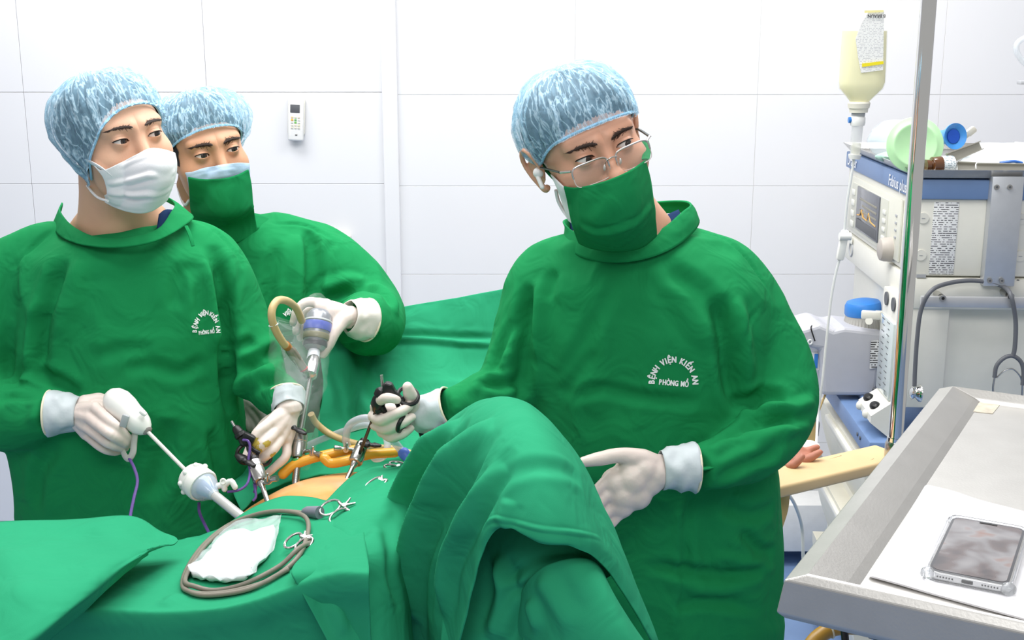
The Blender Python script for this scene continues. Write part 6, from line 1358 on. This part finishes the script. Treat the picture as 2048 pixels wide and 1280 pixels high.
clamp('steel towel clamp on the pelvis drape above the gauze, rings toward the cable', P(670, 1024, 1.655), P(706, 1001, 1.675))
clamp('steel towel clamp tucked under the drape edge inside the cable coil', onP(598, 1096, .008), onP(618, 1080, .010), .008)
clamp('steel towel clamp pinching the drape ridge near the wound', P(752, 968, 1.765), P(770, 955, 1.78), .005)
clamp('steel towel clamp at the far corner of the drape by the blue connector', P(790, 932, 1.89), P(806, 936, 1.88), .006)
# ================================================================ instruments at the wound
PURPLE = M('purple_cable', (92, 66, 136), rough=.4)
def along(a, b, t): a, b = V3(a), V3(b); return a + (b - a) * t
# white energy handpiece
hp = thing('energy_handpiece', 'white handpiece with long thin shaft in the left surgeon grip', 'surgical handpiece', tuple(P(250, 840, 1.93)))
ha, hb = P(216, 785, 1.945), P(294, 862, 1.905)
WH = M('handpiece_white', (236, 234, 230), rough=.3, var=.01)
g = G(); g.lathe([(0, .004), (.04, .013), (.12, .020), (.25, .0245), (.42, .0245), (.58, .022), (.74, .0215), (.86, .0185), (.95, .0135), (1, .0085)], ha, hb, 28); g.obj('housing', WH, hp)
g = G(); g.lathe([(0, .0095), (.7, .007), (1, .004)], hb, P(296, 865, 1.903), 16); g.obj('nose_ring', M('nose_grey', (160, 150, 150)), hp)
trA, trB = P(388, 958, 1.865), P(490, 1040, 1.775)
g = G(); g.tube([hb, along(trA, trB, .1), along(trA, trB, .9)], .0033, 12, 3); g.obj('shaft', M('shaft_white', (226, 222, 214), rough=.3), hp)
g = G(); g.box(P(249, 842, 1.888), (.012, .006, .022), rot(0, 0, 20), .002); g.obj('button', GREYP, hp)
g = G(); g.tube([P(270, 866, 1.91), P(268, 885, 1.905), P(266, 905, 1.90), P(258, 917, 1.90), P(250, 912, 1.905), P(246, 898, 1.912), P(254, 882, 1.915)], .0058, 10, 6, flat=.55); g.obj('trigger_loop', M('trigger_grey', (188, 188, 182), rough=.4), hp)
g = G(); g.box(P(286, 826, 1.90), (.012, .010, .006), rot(0, 0, 40), .002); g.obj('rotation_knob', WH, hp)
g = G(); g.tube([P(258, 916, 1.90), P(268, 935, 1.88), P(275, 962, 1.86), P(268, 995, 1.83), P(261, 1030, 1.79), P(258, 1060, 1.75)], .0026, 8); tag(g.obj('purple_cable', PURPLE), 'purple cable hanging from the white handpiece', 'cable')
# white disposable trocar
tr = thing('trocar', 'white and clear plastic trocar angled into the drape edge at left', 'trocar', tuple(P(410, 980, 1.85)))
ax_ = nrm(trB - trA)
cA = P(386, 956, 1.867)
g = G(); g.lathe([(0, .012), (.0, .024), (.12, .0265), (.45, .0270), (.5, .0255), (.55, .0275), (.9, .0280), (1, .026)], cA - ax_ * .006, cA + ax_ * .030, 32); hd = g.obj('valve_cap', WH, tr)
for k in range(8):
    a_ = 2 * math.pi * k / 8; u = nrm(np.cross(ax_, (0, 0, 1))); w_ = np.cross(ax_, u); c = cA + ax_ * .004 + (u * math.cos(a_) + w_ * math.sin(a_)) * .0262; g = G(); g.ell(c, .0048); g.obj('grip_lug', WH, hd)
BLUET = M('blue_tint_plastic', (120, 156, 212), rough=.12, alpha=.75, var=.02)
g = G(); g.lathe([(0, .0235), (.3, .022), (.7, .013), (1, .0085)], cA + ax_ * .030, cA + ax_ * .062, 28); g.obj('clear_housing', M('clear_housing', (206, 220, 236), rough=.08, alpha=.55, var=.02, spec=.9), tr)
g = G(); g.lathe([(0, .015), (.7, .012), (1, .006)], cA + ax_ * .031, cA + ax_ * .052, 20); g.obj('blue_seal', BLUET, tr)
g = G(); prof = []
for k in range(46): prof.append((k / 45, .0078 + (.0004 if k % 2 else 0)))
g.lathe(prof, cA + ax_ * .055, cA + ax_ * .175, 20); g.obj('cannula', M('cannula_clear', (206, 206, 204), rough=.18, metal=.35), tr)
s0 = P(436, 972, 1.845); g = G(); g.tube([s0, P(452, 968, 1.843)], .0055, 12, 1, round_end=True); g.tube([P(448, 964, 1.842), P(449, 978, 1.842)], .005, 10, 1, round_end=True); g.tube([P(452, 968, 1.842), P(462, 962, 1.84), P(470, 974, 1.838)], .0048, 10, 3, round_end=True); g.obj('stopcock', WH, tr)
g = G(); g.torus(P(446, 963, 1.838), (0, -1, .3), .004, .0016, 16, 6); g.obj('stopcock_port', WH, tr)
g = G(); g.tube([P(455, 984, 1.84), P(478, 980, 1.84), P(494, 968, 1.85), P(500, 945, 1.87), P(497, 920, 1.88), P(500, 895, 1.89), P(496, 882, 1.895), P(486, 880, 1.90)], .0022, 8); tag(g.obj('purple_cable', PURPLE), 'thin purple lead looping between the white trocar and the left grasper', 'cable')
g = G(); g.tube([P(508, 985, 1.86), P(512, 975, 1.86), P(508, 965, 1.865), P(512, 992, 1.85), P(506, 1002, 1.845)], .0022, 8); tag(g.obj('purple_cable', PURPLE), 'short loop of purple lead at the base of the left metal trocar', 'cable')
g = G(); g.tube([P(398, 1005, 1.87), P(399, 1025, 1.86), P(410, 1050, 1.83), P(420, 1070, 1.80), P(428, 1090, 1.75)], .0026, 8); tag(g.obj('purple_cable', PURPLE), 'purple cable dropping below the white trocar', 'cable')

def metal_trocar(label, top, bot, r=.0115, can_r=.0042, lever=None, cock=None, body=(0.0, .42), green=False):
    """top: valve end, bot: where the cannula meets the skin"""
    o = thing('trocar', label, 'trocar', tuple(V3(bot))); a, b = V3(top), V3(bot); L = np.linalg.norm(b - a); d = (b - a) / L
    b1 = a + d * .038 * (r / .0115)
    g = G(); g.lathe([(0, r * .8), (.03, r * .98), (.30, r), (.32, r * .93), (.36, r * .93), (.38, r), (.9, r), (.97, r * .9), (1, r * .5)], a, b1, 30); bd = g.obj('valve_body', STEEL, o)
    g = G(); g.lathe([(0, .009), (.5, .0098), (1, .0085)], a - d * .008, a, 24); g.obj('seal_cap', M('seal_green', (64, 150, 74), rough=.45) if green else BLACK, o)
    g = G(); g.lathe([(0, can_r), (1, can_r)], b1 - d * .004, b + d * .03, 20); g.obj('cannula', STEEL, o)
    g = G(); g.lathe([(0, r * .55), (.5, r * .5), (1, can_r)], b1, b1 + d * .010, 20); g.obj('neck', STEEL, o)
    if green: g = G(); g.lathe([(0, can_r * 1.6), (1, can_r * 1.6)], b1 + d * .002, b1 + d * .012, 22); g.obj('green_collar', M('seal_green', (64, 150, 74)), o)
    if lever:
        l0, l1 = V3(lever[0]), V3(lever[1]); m = (l0 + l1) / 2; g = G(); g.tube([l0, along(l0, m, .6), m, along(m, l1, .5), l1], [.0075, .0095, .0055, .0075, .0055], 12, 5, flat=.55, round_end=True); g.obj('valve_lever', BLACK, o)
    if cock:
        q = [V3(p) for p in cock]; g = G(); g.tube(q, .0033, 10, 3, round_end=True); k_ = g.obj('stopcock', STEEL, o)
        t = nrm(q[-1] - q[0]); m = along(q[0], q[-1], .6); g = G(); g.tube([m - np.array((0, .006, 0)), m + np.array((0, .006, 0)), ], .0048, 12, 1); g.tube([m + np.array((0, -.005, 0)), m + np.array((.002, -.006, .012))], .0022, 8, 1, round_end=True); g.obj('tap', STEEL, k_)
        g = G(); g.lathe([(0, .0045), (.5, .0052), (1, .0052)], q[-1] - t * .002, q[-1] + t * .010, 14); g.obj('luer_port', STEEL, k_)
    return o
metal_trocar('small steel trocar with black lever nearest the left person', P(508, 924, 1.89), P(530, 988, 1.845), .0125, .0042, (P(478, 912, 1.888), P(506, 930, 1.872)), (P(520, 962, 1.86), P(536, 966, 1.855), P(545, 958, 1.85)))
metal_trocar('large steel trocar with green rings holding the endoscope', P(601, 868, 1.985), P(591, 965, 1.935), .0135, .0066, (P(574, 848, 1.97), P(608, 866, 1.958)), (P(612, 902, 1.965), P(624, 902, 1.955), P(634, 908, 1.95)), green=True)
metal_trocar('steel trocar with black lever under the right grasper', P(727, 889, 1.965), P(694, 958, 1.905), .0125, .0042, (P(727, 888, 1.945), P(757, 891, 1.945)), (P(712, 900, 1.955), P(694, 898, 1.95), P(680, 897, 1.948)))
# left grasper
def shaft_to(o, a, b, r=.0028, m=BLACK): g = G(); g.tube([a, b], r, 10, 1); g.obj('shaft', m, o)
lg = thing('laparoscopic_grasper', 'black handled grasper in the left person far hand', 'grasper', tuple(P(490, 880, 1.90)))
g = G(); g.tube([P(463, 842, 1.925), P(471, 856, 1.922)], .0026, 10, 1); g.obj('electrode_pin', STEEL, lg)
g = G(); g.lathe([(0, .005), (.1, .0075), (.35, .0085), (.4, .0105), (.55, .0105), (.6, .008), (.85, .0095), (1, .006)], P(470, 853, 1.922), P(494, 890, 1.908), 18); g.obj('rotation_knob', BLACK, lg)
g = G(); g.box(P(496, 878, 1.91), (.022, .014, .020), rot(0, 0, 30), .004); g.obj('handle_body', BLACK, lg)
shaft_to(lg, P(494, 890, 1.908), P(522, 965, 1.868))
g = G(); g.torus(P(493, 908, 1.912), (.5, -1, .2), .016, .0034, 28, 8); g.obj('thumb_ring', BLACK, lg)
g = G(); g.torus(P(528, 914, 1.918), (.7, -.7, .3), .0135, .003, 28, 8); g.obj('finger_ring', BLACK, lg)
g = G(); g.tube([P(494, 884, 1.91), P(505, 898, 1.908), P(520, 906, 1.908)], .0038, 8, 4); g.obj('handle_arm', BLACK, lg)
# right grasper
rg_ = thing('laparoscopic_grasper', 'black handled grasper held through its rings by the right person', 'grasper', tuple(P(775, 800, 1.85)))
g = G(); g.tube([P(763, 750, 1.862), P(765, 772, 1.86)], .0027, 10, 1); g.obj('electrode_pin', STEEL, rg_)
g = G(); g.prism([P(764, 772, 1.835), P(772, 766, 1.835), P(783, 769, 1.835), P(790, 782, 1.835), P(802, 796, 1.835), P(812, 802, 1.835), P(806, 806, 1.835), P(790, 800, 1.835), P(778, 796, 1.835), P(766, 794, 1.835)], (0, 1, 0), .016); o = g.obj('handle_body', BLACK, rg_, smooth=False); md = o.modifiers.new('b', 'BEVEL'); md.width = .003; md.segments = 2
g = G(); g.lathe([(0, .006), (.1, .010), (.25, .011), (.32, .007), (.45, .011), (.7, .012), (.85, .008), (1, .006)], P(764, 778, 1.845), P(752, 822, 1.86), 18); g.obj('rotation_knob', BLACK, rg_)
g = G(); g.box(P(760, 818, 1.855), (.016, .012, .012), rot(0, 0, -20), .002); g.tube([P(764, 812, 1.85), P(770, 824, 1.852)], .0045, 10, 1); g.obj('flush_port', BLACK, rg_)
shaft_to(rg_, P(751, 824, 1.862), P(716, 915, 1.945), .0029, M('shaft_black', (40, 40, 42), rough=.25))
g = G(); g.torus(P(816, 792, 1.845), (.25, -.6, .75), .0165, .0034, 28, 8); g.obj('thumb_ring', BLACK, rg_)
g = G(); g.torus(P(804, 847, 1.828), (.85, -.35, -.3), .0130, .0036, 28, 8); g.obj('finger_ring', BLACK, rg_)
g = G(); g.tube([P(788, 790, 1.85), P(812, 812, 1.87), P(832, 838, 1.87), P(846, 878, 1.875)], [.004, .0045, .0045, .004], 10, 5); g.obj('handle_tail', BLACK, rg_)
g = G(); g.tube([P(790, 798, 1.846), P(800, 820, 1.85), P(806, 838, 1.845)], .004, 8, 4); g.obj('ring_arm', BLACK, rg_)

# endoscope with camera head in its clear sleeve
es = thing('endoscope', 'steel endoscope with a bagged camera head held over the wound', 'endoscope', tuple(P(600, 860, 2.0)))
S0, S1 = P(622, 742, 2.070), P(598, 880, 1.985)
g = G(); g.tube([S0, S1], .0055, 16, 1); g.obj('scope_tube', STEEL, es)
g = G(); g.lathe([(0, .006), (.1, .0125), (.5, .0135), (.9, .012), (1, .010)], P(619, 755, 2.055), P(628, 716, 2.100), 22); g.obj('light_post_hub', STEEL, es)
g = G(); g.lathe([(0, .011), (.3, .0115), (1, .0105)], P(625, 722, 2.095), P(629, 700, 2.120), 20); g.obj('eyepiece', M('eyepiece_pale', (196, 198, 204), rough=.25), es)
ca, cb_ = P(629, 702, 2.122), P(640, 618, 2.162)
g = G(); g.lathe([(0, .012), (.04, .017), (.12, .021), (.16, .019), (.24, .022), (.6, .0245), (.85, .023), (.96, .016), (1, .006)], ca, cb_, 28); ch = g.obj('camera_head', M('camera_grey', (148, 150, 156), rough=.28, metal=.4), es)
dz = cb_ - ca
for (t0, t1, r_, cc, nm) in ((.10, .22, .0222, (70, 70, 74), 'focus_ring'), (.26, .40, .0246, (122, 118, 92), 'gold_ring'), (.46, .66, .0258, (84, 98, 184), 'blue_ring'), (.68, .72, .0256, (214, 214, 216), 'pale_ring')):
    g = G(); g.lathe([(0, r_ * .97), (.2, r_), (.8, r_), (1, r_ * .97)], ca + dz * t0, ca + dz * t1, 28); g.obj(nm, M('cam_' + nm, cc, rough=.3), ch)
BAGC = M('sleeve_film', (232, 240, 242), rough=.08, alpha=.07, var=.02, spec=1.0)
rowsB = [((648, 606, 2.162), .022), ((638, 620, 2.150), .031), ((630, 660, 2.132), .036), ((622, 700, 2.110), .036), ((612, 740, 2.070), .036), ((606, 790, 2.010), .032), ((602, 840, 1.992), .026), ((600, 890, 1.983), .022), ((592, 930, 1.985), .018)]
g = G(); g.tube([r[0] for r in rowsB], [r[1] for r in rowsB], 48, 10, cap=False); v = np.array(g.v); n = vnormals(v, np.array(g.f)); v = v + n * (.006 * vnoise(v * np.array((45, 45, 16)), 3) + .004 * ridged(v * np.array((60, 60, 22)), 4))[:, None]
tag(mk('camera_sleeve', v, g.f, BAGC, None, True, False, 180), 'clear plastic sleeve bagging the camera head and endoscope', 'plastic sleeve')
g = G(); g.tube([(572, 640, 2.140), (566, 665, 2.130), (572, 720, 2.070), (584, 780, 2.000), (590, 830, 1.992)], [.02, .028, .030, .026, .012], 30, 10, cap=False); v = np.array(g.v); n = vnormals(v, np.array(g.f)); v = v + n * (.007 * vnoise(v * np.array((45, 45, 16)), 13) + .004 * ridged(v * np.array((60, 60, 22)), 14))[:, None]
tag(mk('camera_sleeve', v, g.f, BAGC, None, True, False, 180), 'loose crumpled tail of clear plastic sleeve left of the endoscope', 'plastic sleeve')
# beige light cable
BEIGE = M('beige_light_cable', (198, 172, 122), rough=.4, var=.05)
lc = thing('light_cable', 'beige light cable arching from the camera hand down to the endoscope', 'cable', tuple(P(570, 640, 2.100)))
g = G(); g.tube([P(604, 642, 2.12), P(592, 616, 2.09), P(574, 602, 2.05), P(556, 601, 2.015), P(545, 616, 1.995), P(544, 638, 1.99), P(552, 662, 2.0), P(566, 685, 2.02), P(578, 697, 2.04)], .0068, 14, 6); g.obj('cable', BEIGE, lc)
g = G(); g.torus(P(547, 650, 1.995), (.25, 0, -1), .0076, .0012, 18, 6); g.obj('tie_band', WHITEP, lc)
g = G(); g.lathe([(0, .0078), (.5, .0076)], P(571, 690, 2.028), P(580, 699, 2.042), 16); g.obj('amber_end', M('amber_end', (176, 108, 48), rough=.4), lc)
g = G(); g.lathe([(0, .008), (.12, .0092), (.16, .0092), (.2, .0088), (.3, .0094), (.85, .0072), (1, .006)], P(578, 697, 2.04), P(611, 742, 2.05), 20); g.obj('metal_ferrule', M('ferrule', (150, 144, 130), rough=.35, metal=.7), lc)
g = G(); g.torus(P(608, 738, 2.049), P(611, 742, 2.05) - P(578, 697, 2.04), .0066, .0015, 18, 6); g.obj('red_ring', M('red_ring', (170, 40, 36)), lc)
g = G(); g.tube([P(622, 828, 2.08), P(632, 846, 2.09), P(660, 868, 2.09), P(700, 884, 2.07), P(745, 894, 2.05), P(790, 898, 2.03), P(835, 912, 2.0), P(860, 925, 1.98)], .0062, 12, 6); tag(g.obj('beige_tube', BEIGE), 'beige tube running behind the trocars across the drape', 'tube')
# orange rubber tubes on the abdomen
ORG = M('amber_rubber', (218, 158, 44), rough=.35, var=.08, coat=.3)
g = G(); g.tube([P(566, 948, 1.945), P(585, 932, 1.95), P(620, 918, 1.955), P(660, 908, 1.96), P(690, 902, 1.965), P(716, 898, 1.97)], [.009, .0085, .0085, .0085, .008, .008], 14, 6, round_end=True); tag(g.obj('rubber_tube', ORG), 'upper amber rubber tube lying across the abdomen', 'tube')
g = G(); g.tube([P(648, 916, 1.945), P(662, 926, 1.942), P(690, 922, 1.94), P(715, 915, 1.945), P(745, 908, 1.955), P(790, 905, 1.97)], .0085, 14, 6, round_end=True); tag(g.obj('rubber_tube', ORG), 'lower amber rubber tube curling beside the steel stopcock', 'tube')
# clear gas tubing with blue connector
CLR = M('clear_tubing', (214, 214, 226), rough=.08, alpha=.5, var=.02, spec=.9)
ct = thing('clear_tubing', 'clear tubing looped behind the right trocar ending in a blue connector', 'tubing', tuple(P(760, 880, 1.95)))
g = G(); g.tube([P(612, 892, 2.10), P(650, 876, 2.10), P(700, 858, 2.08), P(735, 850, 2.05), P(765, 862, 2.02), P(775, 890, 2.0), P(768, 912, 1.99), P(752, 918, 1.985), P(745, 912, 1.985)], .0062, 12, 6); g.obj('far_loop', CLR, ct)
g = G(); g.tube([P(700, 905, 1.975), P(692, 880, 1.965), P(698, 852, 1.95), P(720, 838, 1.935), P(745, 838, 1.925), P(768, 852, 1.915), P(786, 880, 1.905), P(806, 905, 1.90)], .0068, 12, 6); g.obj('near_loop', CLR, ct)
g = G(); g.lathe([(0, .0085), (.15, .010), (.5, .0095), (.55, .0085), (1, .008)], P(804, 902, 1.90), P(820, 922, 1.885), 20); lab(g.obj('connector', M('connector_blue', (96, 124, 222), rough=.35), ct), 'blue push-on connector')
